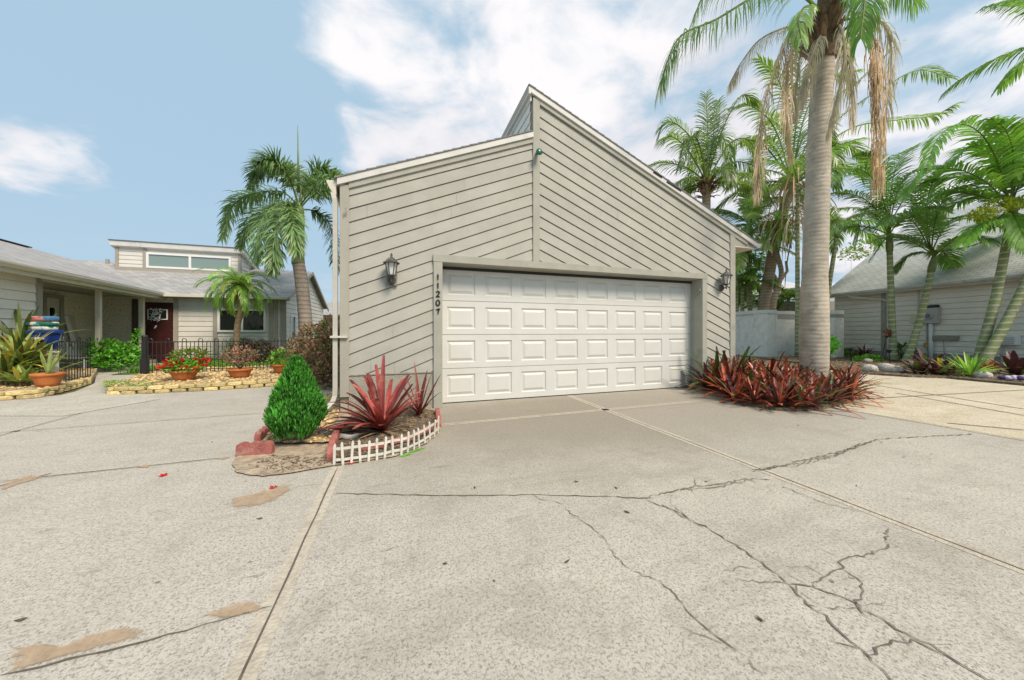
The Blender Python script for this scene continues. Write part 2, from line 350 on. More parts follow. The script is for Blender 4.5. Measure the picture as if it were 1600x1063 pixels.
m_palmd = mat('palm_leaf_dark', (.20,.295,.075), .36, .25, 3, tone=.6, trans=.42, spec=.5)
m_palml = mat('palm_leaf_bright', (.26,.46,.08), .36, .22, 3, tone=.5, trans=.42, spec=.5)
m_palmy = mat('palm_leaf_yellowgreen', (.20,.26,.04), .5, .25, 3, tone=.5, trans=.42)
m_fox = mat('foxtail_leaf', (.165,.265,.09), .36, .25, 3, tone=.6, trans=.22, spec=.5)
m_dead = mat('dead_frond', (.46,.35,.23), .9, .22, 4, tone=.5, trans=.2)
m_deadg = mat('dead_frond_grey', (.48,.42,.32), .9, .2, 4, tone=.45, trans=.2)
m_orange = mat('orange_fruit_stalk', (.47,.33,.19), .85, .2, 4, tone=.5, trans=.15)
m_tr_q = ringed('queen_palm_trunk', (.44,.39,.31), (.36,.315,.25), 4.1, .25, blotch=(.33,.29,.235), thin=(.45,.95))
m_tr_c = ringed('coconut_trunk', (.34,.27,.19), (.20,.15,.10), 2.2, .7)
m_tr_x = ringed('green_ringed_trunk', (.25,.285,.12), (.54,.51,.41), 1.75, .75, blotch=(.37,.34,.24), thin=(.80,.95))
m_tr_f = ringed('foxtail_trunk', (.36,.30,.245), (.17,.14,.115), 2.0, .6)
m_shaft = mat('green_crownshaft', (.18,.215,.085), .5, .2, 5, col2=(.33,.26,.15), c2s=3, c2r=(.5,.65))
m_fib = mat('palm_fibre', (.20,.135,.08), .95, .35, 12, 1, 30, tone=.5)
m_hedge = mat('bronze_hedge_leaf', (.17,.165,.065), .5, .3, 5, tone=.6, trans=.2)
m_hedgep = mat('pink_hedge_leaf', (.36,.17,.125), .5, .25, 5, tone=.6, trans=.2)
m_shrub = mat('shrub_leaf_bright', (.14,.42,.035), .45, .25, 5, tone=.65, trans=.28)
m_tree = mat('tree_leaf', (.12,.23,.05), .5, .25, 3, tone=.65, trans=.25)
m_olive = mat('olive_strap_leaf', (.31,.38,.11), .5, .25, 6, tone=.6, trans=.22)
m_ylw = mat('yellow_strap_leaf', (.48,.40,.06), .5, .2, 6, tone=.5, trans=.2)
m_flow = mat('red_petal', (.55,.02,.025), .5, .2, 8, tone=.5, trans=.2)
m_dkred = mat('dark_red_leaf', (.085,.028,.030), .45, .3, 5, tone=.6, trans=.12)
m_straw = mat('straw_grass', (.55,.45,.26), .7, .2, 5, tone=.4, trans=.3)
m_yflow = mat('yellow_flower_stalk', (.36,.40,.03), .6, .25, 5, tone=.5, trans=.3)

def soft_sand(name):
    m = bpy.data.materials.new(name); m.use_nodes = True; t = NT(m.node_tree); t.n.clear()
    tcn = t.add('ShaderNodeTexCoord'); tc = tcn.outputs['Object']; u = t.add('ShaderNodeSeparateXYZ', {0: tcn.outputs['UV']}).outputs[0]
    c = t.mix(t.ramp(t.noise(tc, 14, 6, .7), .35, .7), (.50,.37,.25), (.39,.285,.185)); c = t.mix(t.math('MULTIPLY', t.ramp(t.noise(tc, 60, 3, .6), .5, .66), .5), c, (.30,.24,.17))
    mpv = t.add('ShaderNodeMapping', {'Vector': tc, 'Scale': (1,2.2,1)}).outputs[0]
    nz = t.math('ADD', t.math('SUBTRACT', t.noise(mpv, 7, 7, .7), .5), t.math('MULTIPLY', t.math('SUBTRACT', t.noise(tc, 60, 4, .7), .5), .8))
    a = t.ramp(t.math('ADD', t.math('MULTIPLY', u, .8), t.math('MULTIPLY', nz, 1.7)), .12, .5)
    p = t.add('ShaderNodeBsdfPrincipled', {'Base Color': c, 'Roughness': .95, 'Specular IOR Level': .1}); tr = t.add('ShaderNodeBsdfTransparent')
    t.l.new(t.add('ShaderNodeMixShader', {0: t.math('MULTIPLY', a, .76), 1: tr.outputs[0], 2: p.outputs[0]}).outputs[0], t.add('ShaderNodeOutputMaterial').inputs[0]); return m
m_sandp = soft_sand('washed_sand')
def soft_patch(g, pts, k=.5):
    c = sum(pts, V3())/len(pts); q = [p.lerp(c, k) for p in pts]; n = len(pts)
    for i in range(n): j = (i+1) % n; g.face((pts[i], pts[j], q[j], q[i]), 0, .5, [(0,0),(0,0),(1,0),(1,0)])
    g.face(q, 0, .5, [(1,0)]*n)

# ------------------------------------------------------------------ shape helpers
def clip(poly, nx, nz, d):                       # keep points with nx*x+nz*z >= d
    out = []
    for i in range(len(poly)):
        a, b = poly[i], poly[(i+1) % len(poly)]
        da, db = nx*a[0]+nz*a[1]-d, nx*b[0]+nz*b[1]-d
        if da >= 0: out.append(a)
        if (da > 0) != (db > 0) and da != db and da*db < 0:
            t = da/(da-db); out.append((a[0]+(b[0]-a[0])*t, a[1]+(b[1]-a[1])*t))
    return out
def lap(mb, o, ux, n, polys, pitch, slope=0.0, anchor=0.0, lip=.02, gap=.012, mi=0, butts=0):
    """lapped boards over convex polygons given as (x, z) in the wall's plane; n points outward"""
    o, ux, n = V3(o), V3(ux), V3(n); L = math.hypot(1, slope); wx, wz = -slope/L, 1/L
    w_anchor = anchor/L
    P = lambda q, d: o+ux*q[0]+V3((0, 0, q[1]))+n*d
    for poly in polys:
        ws = [wx*p[0]+wz*p[1] for p in poly]
        k0, k1 = math.floor((min(ws)-w_anchor)/pitch), math.ceil((max(ws)-w_anchor)/pitch)
        for k in range(k0, k1):
            w0 = w_anchor+k*pitch; tone = .5+random.uniform(-.1, .1)
            bd = clip(clip(poly, wx, wz, w0+gap), -wx, -wz, -(w0+pitch))
            if len(bd) < 3: continue
            off = lambda q: lip*(1-.75*((wx*q[0]+wz*q[1]-w0)/pitch))
            mb.face([P(q, off(q)) for q in bd], mi, tone)
            if butts and random.random() < butts:            # butt joint between two lengths of board
                x0 = rnd(min(q[0] for q in bd)+.2, max(q[0] for q in bd)-.2) if max(q[0] for q in bd)-min(q[0] for q in bd) > .8 else None
                sl = clip(clip(bd, 1, 0, x0), -1, 0, -(x0+.004)) if x0 is not None else []
                if len(sl) >= 3: mb.face([P(q, off(q)+.0012) for q in sl], 1, .5)
            for i in range(len(bd)):
                a, b = bd[i], bd[(i+1) % len(bd)]
                if abs(wx*a[0]+wz*a[1]-w0-gap) < 1e-5 and abs(wx*b[0]+wz*b[1]-w0-gap) < 1e-5:
                    mb.face([P(b, off(b)), P(a, off(a)), P(a, -.012), P(b, -.012)], mi, tone)
        mb.face([P(q, -.012) for q in poly], mi, .3)
def spline(ctrl, n=24):
    c = [V3(p) for p in ctrl]
    if len(c) == 2: c = [c[0], (c[0]+c[1])/2, c[1]]
    c = [c[0]*2-c[1]]+c+[c[-1]*2-c[-2]]; out = []; m = len(c)-3
    for i in range(n):
        u = i/(n-1)*m; j = min(int(u), m-1); t = u-j; a, b, d, e = c[j:j+4]
        out.append(.5*((2*b)+(d-a)*t+(2*a-5*b+4*d-e)*t*t+(3*b-a-3*d+e)*t**3))
    return out
def arc_spine(c, az, el, L, droop, n=20, side=0.0):
    p = V3(c); out = [p.copy()]
    for i in range(n-1):
        t = i/(n-1); e = el-droop*(t**1.15); a = az+side*t
        p = p+V3((math.cos(e)*math.cos(a), math.cos(e)*math.sin(a), math.sin(e)))*(L/(n-1)); out.append(p.copy())
    return out
rnd = random.uniform
def frond(mb, sp, n=46, L=.5, w=.016, ang=(1.0, .45), lift=.15, droop=.5, mi=0, mr=0, rad=.014, start=.14, plum=0.0, seg=3, jit=.12, tone=(.3, .7), miss=0.0):
    m = len(sp)-1; base = rnd(*tone)
    mb.tube(sp, [rad*(1.0-.85*i/m)+.002 for i in range(m+1)], 5, mr, .5, cap=False)
    for i in range(n):
        t = start+(1-start)*(i+rnd(-.3, .3))/(n-1); t = min(max(t, 0), .998)
        u = t*m; j = int(u); f = u-j; p = sp[j].lerp(sp[min(j+1, m)], f)
        T = (sp[min(j+1, m)]-sp[j]).normalized()
        S = T.cross(V3((0,0,1)))
        S = S.normalized() if S.length > .08 else V3((_c, -_s, 0))
        N = S.cross(T).normalized()
        if N.z < 0: N = -N
        s = (t-start)/(1-start); ll = L*(.35+.65*math.sin(math.pi*min(1, .12+.8*s)) if s < .8 else .35+.65*math.sin(math.pi*.76)-(s-.8)*1.4)
        ll = max(ll, L*.2)
        a = ang[0]+(ang[1]-ang[0])*s
        for sg in (-1, 1):
            if miss and random.random() < miss: continue
            lf = lift+rnd(-jit, jit)
            if plum: lf = rnd(-plum, plum)
            aa = a+rnd(-jit, jit)
            d = T*math.cos(aa)+S*sg*math.sin(aa)*math.cos(lf)+N*math.sin(lf)*math.sin(aa)
            d.normalize(); l = ll*rnd(.85, 1.1); q = p.copy(); pts = [q]
            wd = d.cross(N); wd = wd.normalized() if wd.length > .05 else S
            for k in range(seg):
                d = (d+V3((0,0,-1))*droop*(k+.6)/seg*rnd(.7, 1.3)).normalized(); q = q+d*l/seg; pts.append(q)
            prof = [.55, 1, .8, .06] if seg == 3 else [.6, 1, .05]
            mb.strip(pts, [w*x for x in prof], wd, mi, min(1, max(0, base+rnd(-.25, .25))))
def shrub(mb, lobes, n, size, mis, gap=.0, up=.25, wide=.42, tone=(.1, .9), shell=.35, seedfn=None):
    tot = sum(r[0]*r[1]*r[2] for c, r in lobes)
    for c, r in lobes:
        c = V3(c)
        for _ in range(int(n*r[0]*r[1]*r[2]/tot)):
            d = V3((random.gauss(0,1), random.gauss(0,1), random.gauss(0,1))).normalized()
            k = (shell+(1-shell)*random.random())**.5*rnd(.88, 1.08)
            p = c+V3((d.x*r[0], d.y*r[1], d.z*r[2]))*k
            if p.z < .01: continue
            leaf(mb, p, (d*.8+V3((rnd(-1,1), rnd(-1,1), rnd(-.6,1)+up))).normalized(), size*rnd(.7, 1.3), wide, random.choice(mis), rnd(*tone))
def leaf(mb, p, d, l, wide, mi, a):
    s = d.cross(V3((rnd(-1,1), rnd(-1,1), 1.0))); s = s.normalized() if s.length > .01 else V3((1,0,0))
    i = len(mb.v); n = s.cross(d)*l*.12
    mb.v += [p, p+d*l*.5+s*l*wide*.5-n, p+d*l, p+d*l*.5-s*l*wide*.5-n, p+d*l*.5+n*.3]
    for q in ((0,1,4), (1,2,4), (2,3,4), (3,0,4)): mb.f.append([i+k for k in q]); mb.m.append(mi); mb.a.append(a); mb.uv.append(None)
def blade(mb, p, az, el, l, w, bend, mi=0, a=.5, seg=5, fold=.25, tip=.15):
    d = V3((math.cos(el)*math.cos(az), math.cos(el)*math.sin(az), math.sin(el))); s = V3((-math.sin(az), math.cos(az), 0))
    q = V3(p); pts = [q]
    for k in range(seg):
        d = (d+V3((0,0,-1))*bend/seg*(k+.5)/seg*2).normalized(); q = q+d*l/seg; pts.append(q)
    ws = [w*(.75+.25*min(1, 3*k/seg))*(1-(1-tip)*max(0, (k/seg-.55)/.45)**1.6) for k in range(seg+1)]
    mb.strip(pts, ws, s, mi, a, fold)
def rosette(mb, p, n, l, w, mi=(0,), el=(.35, 1.35), bend=(.2, .9), seg=5, tip=.15, fold=.25, tone=(.1,.9)):
    for i in range(n):
        az = i*2.399+rnd(-.3, .3); e = el[0]+(el[1]-el[0])*(i/n)+rnd(-.12, .12)
        blade(mb, V3(p)+V3((math.cos(az), math.sin(az), 0))*w*.8, az, e, l*rnd(.75, 1.1), w*rnd(.85, 1.1), rnd(*bend), random.choice(mi), rnd(*tone), seg, fold, tip)
def ribbon(mb, pts, w, z, mi, jw=.0):
    pts = [V3((p.x, p.y, z)) for p in pts]; k = len(pts); L = []; Rr = []
    for j, p in enumerate(pts):
        t = (pts[min(j+1, k-1)]-pts[max(j-1, 0)]).normalized(); s = V3((-t.y, t.x, 0)); ww = w*(1+rnd(-jw, jw))/2
        if jw and j in (0, k-1): ww *= .25
        L.append(p+s*ww); Rr.append(p-s*ww)
    for j in range(k-1): mb.face((Rr[j], Rr[j+1], L[j+1], L[j]), mi)
def jagged(ctrl, step=.035, amp=.018):
    out = []
    for a, b in zip(ctrl[:-1], ctrl[1:]):
        n = max(1, int((b-a).length/step)); t = (b-a).normalized(); s = V3((-t.y, t.x, 0))
        for i in range(n): out.append(a.lerp(b, i/n)+(s*rnd(-amp, amp) if i else V3((0,0,0))))
    return out+[ctrl[-1]]

# ------------------------------------------------------------------ ground, driveway, paths
g = MB(); g.box(-300, 300, -100, 400, -.5, -.012); struct('ground', g, m_ground)
d = MB()
d.face([(-14, -14, 0), (22, -14, 0), (22, 2.6, 0), (6.55, 2.6, 0), (6.14, 3.0, 0), (5.55, 5.6, 0), (-.8, 5.6, 0), (-.8, 8.2, 0), (-14, 8.2, 0)], 0)
# saw-cut and tooled joints: a pale smooth edge each side, a dark gap between
def joint(a, b, edge=.05, w=.010, light=True, zz=.004, wob=.0):
    pts = jagged([a, b], .25, wob) if wob else [a, b]
    if light: ribbon(d, pts, edge*2, zz-.002, 1)
    ribbon(d, pts, w, zz, 2, .25 if wob else 0)
jx = lambda px, py: G(px, py)
joint(G(528,730), V3((-.47, -6, 0)), wob=.004)
joint(V3((2.83, 5.30, 0)), V3((2.83, -6, 0)), wob=.003)
joint(G(688,664.5), G(1165,620), .045, .008)
joint(G(0,753), G(362,714.5), .02, .014, wob=.004)
joint(G(0,681), G(232,617), .03, .012); joint(G(0,676), G(420,645), .03, .006, wob=.006); joint(G(0,760), G(80,740), .02, .012)
ribbon(d, jagged([G(524,772), G(700,775), G(850,774), G(960,777)], .05, .007), .008, .0042, 2, .5)
ribbon(d, jagged([G(0,1057), G(230,1003), G(425,948)], .05, .006), .007, .0042, 2, .6)
joint(G(1318,640), G(1620,691), .035, .014)
cr = [
 ([(960,777),(1010,779),(1042,770),(1085,760),(1130,757),(1165,749),(1205,751)], .013),
 ([(1040,772),(1080,764),(1122,762),(1170,752)], .008), ([(1168,735),(1200,733),(1240,723),(1290,712),(1330,702),(1370,687),(1420,684),(1520,679)], .016),
 ([(1175,738),(1250,724),(1310,711),(1345,693)], .010), ([(1185,732),(1240,729),(1300,715),(1360,690)], .007),
 ([(1010,781),(1045,795),(1080,812),(1108,827),(1150,852),(1195,885),(1232,914)], .010), ([(1035,788),(1062,806),(1100,826)], .006),
 ([(1232,914),(1246,930),(1260,945),(1292,963),(1316,992),(1345,1015),(1380,1048),(1410,1080)], .0095), ([(1232,914),(1268,918),(1305,930),(1340,945),(1400,985),(1455,1008),(1505,1042),(1560,1075)], .008),
 ([(1388,825),(1383,846),(1386,858),(1352,868),(1318,875),(1316,890),(1290,902),(1262,917)], .0085), ([(1318,890),(1340,905),(1350,925),(1338,945),(1352,965)], .007),
 ([(880,790),(905,812),(942,840),(962,872),(1005,902),(1032,910),(1060,938),(1092,973),(1140,1010),(1195,1055)], .0055),
 ([(1135,900),(1170,910),(1232,914)], .005), ([(1360,1025),(1392,1008),(1425,1000),(1460,1018),(1500,1040)], .008), ([(1250,925),(1290,950),(1345,952)], .005),
 ([(1045,772),(1050,790),(1075,812)], .005), ([(1180,890),(1150,888),(1128,896)], .004), ([(830,775),(880,790)], .004),
 ([(1220,760),(1290,787),(1345,800)], .006)]
for c, w in cr:
    cc = [G(*p) for p in c]
    ribbon(d, jagged(cc, .024, .014), w*.68, .0046, 3, .75)
    for p in cc[1:-1]:                                   # small side chips
        if random.random() < .55:
            e = p+V3((rnd(-.12,.12), rnd(-.12,.12), 0)); ribbon(d, jagged([p, p.lerp(e, .5), e], .03, .01), w*.35, .0042, 3, .6)
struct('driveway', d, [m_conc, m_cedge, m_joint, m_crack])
g = MB(); g.face([G(1318,640,.004), G(1700,706,.004), V3((20,-3,.004)), V3((14.5,-3,.004)), G(1600,600,.004), G(1330,580,.004), V3((11.5,8.0,.004)), V3((7.2,8.0,.004)), V3((6.6,5.2,.004))][::1], 0)
for a, b in (((1300,627), (1600,610)), ((1370,603), (1600,640)), ((1480,662), (1600,673)), ((1400,615),(1600,650))):
    ribbon(g, [G(*a), G(*b)], .03, .0075, 1)
struct('side_driveway', g, [m_conc2, m_joint])
g = MB(); g.face([V3((9,13,-.003)), V3((7,8,-.003)), V3((12,6,-.003)), V3((18,4,-.003)), V3((24,6,-.003)), V3((24,20,-.003)), V3((9,20,-.003))]); struct('side_yard', g, m_ground)
g = MB(); g.face([G(0,632,.005), G(60,626,.005), G(118,612,.005), G(148,599,.005), G(150,586,.005), G(150,577,.005), V3((-8.6,15.3,.005)), V3((-7.3,15.3,.005)), G(216,577,.005), G(218,590,.005), G(185,604,.005), G(163,615,.005), G(240,616,.005), G(250,624,.005), G(100,650,.005), G(0,650,.005)][::-1])
struct('garden_path', g, m_path)

def irregular(c, rx, ry, rot, z, n=36, j=.18):
    out = []
    for i in range(n):
        a = 2*math.pi*i/n; k = 1+rnd(-j, j); x, y = rx*math.cos(a)*k, ry*math.sin(a)*k
        out.append(V3((c.x+x*math.cos(rot)-y*math.sin(rot), c.y+x*math.sin(rot)+y*math.cos(rot), z)))
    return out
def poly_px(pts, z, j=.012, step=.05):
    c = [G(*p, z) for p in pts]; c.append(c[0]); return [V3((p.x, p.y, z)) for p in jagged(c, step, j)[:-1]]
g = MB()
soft_patch(g, poly_px([(350,783),(365,775),(400,770),(440,757),(466,752),(460,762),(440,778),(405,791),(365,796),(350,790)], .0055)[::-1])
soft_patch(g, poly_px([(0,1040),(0,1012),(60,1006),(100,1010),(140,990),(200,977),(232,975),(226,992),(180,1008),(120,1022),(60,1038),(10,1052)], .0055)[::-1])
soft_patch(g, poly_px([(296,966),(318,957),(345,951),(370,940),(395,936),(418,953),(390,958),(340,966)], .0055)[::-1])
soft_patch(g, poly_px([(0,757),(50,741),(80,741),(30,757),(0,768)], .0055)[::-1])
soft_patch(g, poly_px([(212,731),(228,725),(236,726),(232,731)], .0065, .004)[::-1]); soft_patch(g, poly_px([(335,717),(350,713),(362,713),(350,718)], .0065, .004)[::-1])
struct('sand_patch', g, m_sandp)

# planting bed at the left corner of the garage
g = MB(); g.face(poly_px([(370,712),(362,725),(370,738),(410,744),(470,736),(520,727),(560,722),(620,712),(668,692),(688,672),(684,648),(640,650),(520,640),(440,660)], .012, .01)[::-1])
struct('bed_sand', g, m_sand)
g = MB(); g.face(poly_px([(524,722),(560,716),(620,704),(664,686),(684,664),(682,642),(640,634),(560,640),(528,668),(518,700)], .03, .01)[::-1])
struct('mulch_bed', g, m_soil)
g = MB(); g.face(poly_px([(410,690),(425,672),(440,655),(470,640),(520,610),(532,600),(530,640),(522,668),(520,690),(460,692)], .035, .012)[::-1])
struct('pebble_bed', g, m_gravel)
def pebbles(name, label, pts_fn, n, r, mats, z, tone=(.05, .95)):
    mb = MB()
    for _ in range(n):
        p = pts_fn(); s = rnd(*r); mb.blob((p.x, p.y, z+s*.25), (s*rnd(.8,1.3), s*rnd(.7,1), s*rnd(.4,.7)), 0, rnd(*tone), 6, .3, rnd(0,3))
    return tag(mb.build(name, mats, None, True), label, 'pebbles', kind='stuff')
def in_px(poly, z):
    w = [G(*p, z) for p in poly]; x0, x1 = min(p.x for p in w), max(p.x for p in w); y0, y1 = min(p.y for p in w), max(p.y for p in w)
    def inside(x, y):
        r = False
        for a, b in zip(w, w[1:]+w[:1]):
            if (a.y > y) != (b.y > y) and x < (b.x-a.x)*(y-a.y)/(b.y-a.y)+a.x: r = not r
        return r
    def f():
        for _ in range(400):
            x, y = rnd(x0, x1), rnd(y0, y1)
            if inside(x, y): return V3((x, y, z))
        return w[0]
    return f
pebbles('river_pebbles', 'tan river pebbles round the small green conifer', in_px([(412,690),(425,672),(440,655),(470,640),(520,612),(530,604),(530,640),(520,668),(518,690),(460,692)], .035), 900, (.012, .03), m_peb, .035)
mb = MB()
fn = in_px([(524,722),(560,716),(620,704),(664,686),(684,664),(682,642),(640,634),(560,640),(528,668),(518,700)], .03)
for _ in range(900):
    p = fn(); az = rnd(0, 6.28); leaf(mb, p+V3((0,0,rnd(.002,.02))), V3((math.cos(az), math.sin(az), rnd(-.1,.25))).normalized(), rnd(.02,.06), .35, random.choice((0,0,1)), rnd(.05,.9))
fn = in_px([(385,730),(420,712),(520,715),(520,725),(440,738)], .012)
for _ in range(260):
    p = fn(); az = rnd(0, 6.28); leaf(mb, p+V3((0,0,.004)), V3((math.cos(az), math.sin(az), .05)).normalized(), rnd(.015,.04), .3, 1, rnd(0,.6))
tag(mb.build('mulch_chips', [m_dry, m_fib]), 'dry brown mulch and leaf litter in the bed by the garage door', 'mulch', kind='stuff')

# ------------------------------------------------------------------ the garage
YF = 5.1; SL = .41
gar = thing('garage', 'grey garage with diagonal lap siding, split shed roof and white panelled door', 'garage', (-.8, YF, 0))
UX, NF = (1,0,0), (0,-1,0)
ROOF_L = lambda x: 4.427+SL*(x-2.052)          # top of the left rake
ROOF_R = lambda x: 5.123-SL*(x-2.05)           # top of the right rake
XL, XR, YB = -.80, 6.55, 13.0
LZ = lambda x: ROOF_L(x)-.165; RZ = lambda x: ROOF_R(x)-.165
mb = MB()
o = (0, YF, 0)
lp = [[(-.69,.545),(.46,.545),(.46,LZ(.46)),(-.69,LZ(-.69))], [(.46,2.285),(2.055,2.285),(2.055,LZ(2.055)),(.46,LZ(.46))]]
lap(mb, o, UX, NF, lp, .1695, SL, 2.1+.68*SL, butts=.4)
rp = [[(2.165,2.285),(5.775,2.285),(5.775,RZ(5.775)),(2.165,RZ(2.165))], [(5.775,.0),(6.42,.0),(6.42,RZ(6.42)),(5.775,RZ(5.775))]]
lap(mb, o, UX, NF, rp, .1695, -SL, 4.690+2.178*SL, butts=.4)
mb.build('front_siding', [mat('front_siding_paint', (.415,.408,.352), .7, .08, 2.6, .3, 170, tone=.2, col2=(.378,.374,.315), c2s=.8, c2r=(.5,.75)), m_lbox], gar)
mb = MB()                                       # the other walls, outside the photograph's view
mb.box(XL, XL+.12, YF+.02, YB, 0, LZ(XL)); mb.box(XR-.12, XR, YF+.02, YB, 0, RZ(XR)-.02)
mb.prism([(XL,YB,0),(XR,YB,0),(XR,YB,RZ(XR)),(2.05,YB,RZ(2.05)),(2.05,YB,LZ(2.05)),(XL,YB,LZ(XL))], (0,-.12,0))
mb.build('side_wall', m_side, gar)
mb = MB(); lap(mb, (2.03, YF+.02, 0), (0,1,0), (-1,0,0), [[(0, 4.2),(YB-YF-.1,4.2),(YB-YF-.1,RZ(2.05)+.09),(0,RZ(2.05)+.09)]], .17)
mb.build('clerestory_wall', mat('clerestory_paint', (.78,.76,.70), .7, .06, 3, .1, 80), gar)
mb = MB(); mb.box(-.69, .47, YF-.008, YF+.1, 0, .53); mb.box(-.69, .47, YF-.022, YF, .53, .548); mb.build('foundation', m_stucco, gar)
mb = MB(); mb.box(XL, -.685, YF-.032, YF+.06, .24, LZ(-.69)+.03); mb.build('corner_board', m_peel, gar, bevel=.004)
mb = MB(); mb.box(6.415, XR+.005, YF-.032, YF+.06, 0, RZ(6.5)+.02); mb.build('corner_board', m_trim, gar, bevel=.004)
mb = MB(); mb.box(2.05, 2.17, YF-.036, YF+.04, 2.296, ROOF_R(2.17)-.09); mb.build('ridge_board', m_trim, gar, bevel=.004)
def rake(x0, x1, fz, top, bot, y0, y1, m, name, bv=.003):
    mb = MB(); mb.prism([(x0,y0,fz(x0)+bot),(x1,y0,fz(x1)+bot),(x1,y0,fz(x1)+top),(x0,y0,fz(x0)+top)], (0,y1-y0,0)); return mb.build(name, m, gar, bevel=bv)
rake(-.83, 2.048, ROOF_L, -.012, -.105, YF-.062, YF-.02, m_fascia, 'rake_fascia')
rake(-.69, 2.048, ROOF_L, -.107, -.185, YF-.038, YF+.02, m_trim, 'rake_trim')
rake(2.0, 7.165, ROOF_R, -.012, -.105, YF-.062, YF-.02, m_fascia, 'rake_fascia')
rake(2.172, 6.9, ROOF_R, -.107, -.185, YF-.038, YF+.02, m_trim, 'rake_trim')
mb = MB()
for px0, py0, px1, py1 in ((1020,270,1034,279), (1041,285,1064,300)):  # rotted gaps along the right rake
    a_, b_ = FY(px0,py0,YF-.064), FY(px1,py1,YF-.064); mb.prism([a_, b_, b_+V3((.01,0,.03)), a_+V3((.02,0,.025))], (0,-.003,0))
mb.build('rotted_gap', m_dark, gar)
def roof(x0, x1, fz, name):
    mb = MB(); y0, y1 = YF-.075, YB+.1; t = .03
    a, b, c, dd = (x0,y0,fz(x0)), (x1,y0,fz(x1)), (x1,y1,fz(x1)), (x0,y1,fz(x0))
    if fz(x1) > fz(x0): mb.uvquad(dd, a, b, c)
    else: mb.uvquad(b, c, dd, a)
    n = int((x1-x0)/.13)                          # saw-tooth butt edge of the courses along the rake
    for i in range(n):
        xa, xb = x0+(x1-x0)*i/n, x0+(x1-x0)*(i+1)/n; up = fz(x1) > fz(x0)
        la, lb = (.012, .0) if up else (.0, .012)
        mb.hexa([(xa,y0,fz(xa)-.012),(xb,y0,fz(xb)-.012),(xb,y0+.2,fz(xb)-.012),(xa,y0+.2,fz(xa)-.012),(xa,y0,fz(xa)+la),(xb,y0,fz(xb)+lb),(xb,y0+.2,fz(xb)+lb),(xa,y0+.2,fz(xa)+la)], 1)
    mb.prism([(x0,y0+.05,fz(x0)-.1),(x1,y0+.05,fz(x1)-.1),(x1,y0+.05,fz(x1)-.004),(x0,y0+.05,fz(x0)-.004)], (0,y1-y0-.05,0), 2)
    return mb.build(name, [m_shing, mat('shingle_butt_edge', (.20,.195,.18), .9, .3, 30), m_soff], gar)
roof(-.86, 2.045, ROOF_L, 'roof'); roof(1.96, 7.17, ROOF_R, 'roof')
mb = MB(); mb.box(1.965, 2.005, YF-.06, YB, ROOF_R(2)-.13, ROOF_R(2)-.004); mb.box(2.005, 2.03, YF-.02, YB, ROOF_R(2)-.22, ROOF_R(2)-.1); mb.build('clerestory_fascia', m_fascia, gar, bevel=.003)
mb = MB(); zs = ROOF_R(7.165)-.11
mb.box(6.552, 7.15, YF-.018, YB, zs-.02, zs); mb.build('soffit', mat('soffit_white', (.60,.58,.50), .7, .05, 3), gar)
mb = MB(); mb.prism([(6.555,YF-.017,zs+.001),(7.12,YF-.017,zs+.001),(7.12,YF-.017,ROOF_R(7.12)-.107),(6.555,YF-.017,ROOF_R(6.555)-.187)], (0,.02,0)); mb.build('soffit_end_panel', m_trim, gar)
mb = MB(); mb.prism([(7.155,YF-.06,zs-.02),(7.26,YF-.06,zs+.02),(7.28,YF-.06,ROOF_R(7.165)-.02),(7.155,YF-.06,ROOF_R(7.165)-.02)], (0,YB-YF,0)); mb.build('gutter', m_fascia, gar, bevel=.004)
# left gutter end and downspout
mb = MB(); gy = YF-.02
mb.prism([(-.845,gy,3.02),(-.865,gy,3.01),(-.93,gy,3.10),(-.965,gy,3.18),(-.965,gy,3.205),(-.845,gy,3.205)], (0,YB-gy,0)); mb.build('gutter', m_gut, gar, bevel=.003)
mb = MB(); cx, cy = -.858, YF-.005
mb.tube([(-.89,cy+.02,3.05),(-.868,cy,2.96),(cx,cy,2.88),(cx,cy,.38),(cx-.004,cy-.004,.26),(cx-.03,cy-.04,.17),(cx-.10,cy-.16,.10),(cx-.17,cy-.26,.075)], [.042,.042,.042,.042,.042,.043,.044,.046], 4)
o = mb.build('downspout', mat('downspout_paint', (.46,.445,.385), .55, .08, 5, .1, 60, col2=(.38,.36,.30), c2s=3, c2r=(.55,.75)), gar, bevel=.004)
mb = MB()
for z in (1.07,):
    mb.box(cx-.055, -.70, YF-.072, YF-.033, z-.014, z+.014)
mb.build('strap', m_gut, o)
# door casing, jambs, head
DX0, DX1, DY, DT = .585, 5.655, 5.34, 2.175
mb = MB(); mb.box(.455, DX0, YF-.045, DY-.06, 0, DT+.006); mb.build('door_casing', m_trim, gar, bevel=.004)
mb = MB(); mb.box(DX1, 5.775, YF-.045, DY-.06, 0, DT+.006); mb.build('door_casing', m_trim, gar, bevel=.004)
mb = MB(); mb.box(.448, 5.782, YF-.048, DY-.06, DT+.008, 2.295); mb.build('door_head', m_trim, gar, bevel=.004)
mb = MB(); mb.box(DX0-.1, DX0+.004, DY-.06, DY+.2, 0, DT+.2); mb.box(DX1-.004, DX1+.1, DY-.06, DY+.2, 0, DT+.2); mb.box(DX0, DX1, DY-.06, DY+.2, DT-.004, DT+.12); mb.build('jamb', m_trim, gar)
mb = MB(); mb.box(DX0+.004, DX1-.004, DY-.03, DY-.004, DT-.05, DT-.006); mb.build('top_seal', m_seal, gar)
mb = MB(); mb.beam((DX1-.004, YF+.16, 1.83), (DX1-.03, YF-.02, 1.97), .012, .035); mb.build('handle_rail', m_trim, gar)
gd = MB(); gd.box(DX0+.004, DX1-.004, DY+.03, DY+.05, .0, DT); gd = gd.build('garage_door', m_door, gar)
SH = (DT-.012)/4; SW = (DX1-DX0-.03)/8
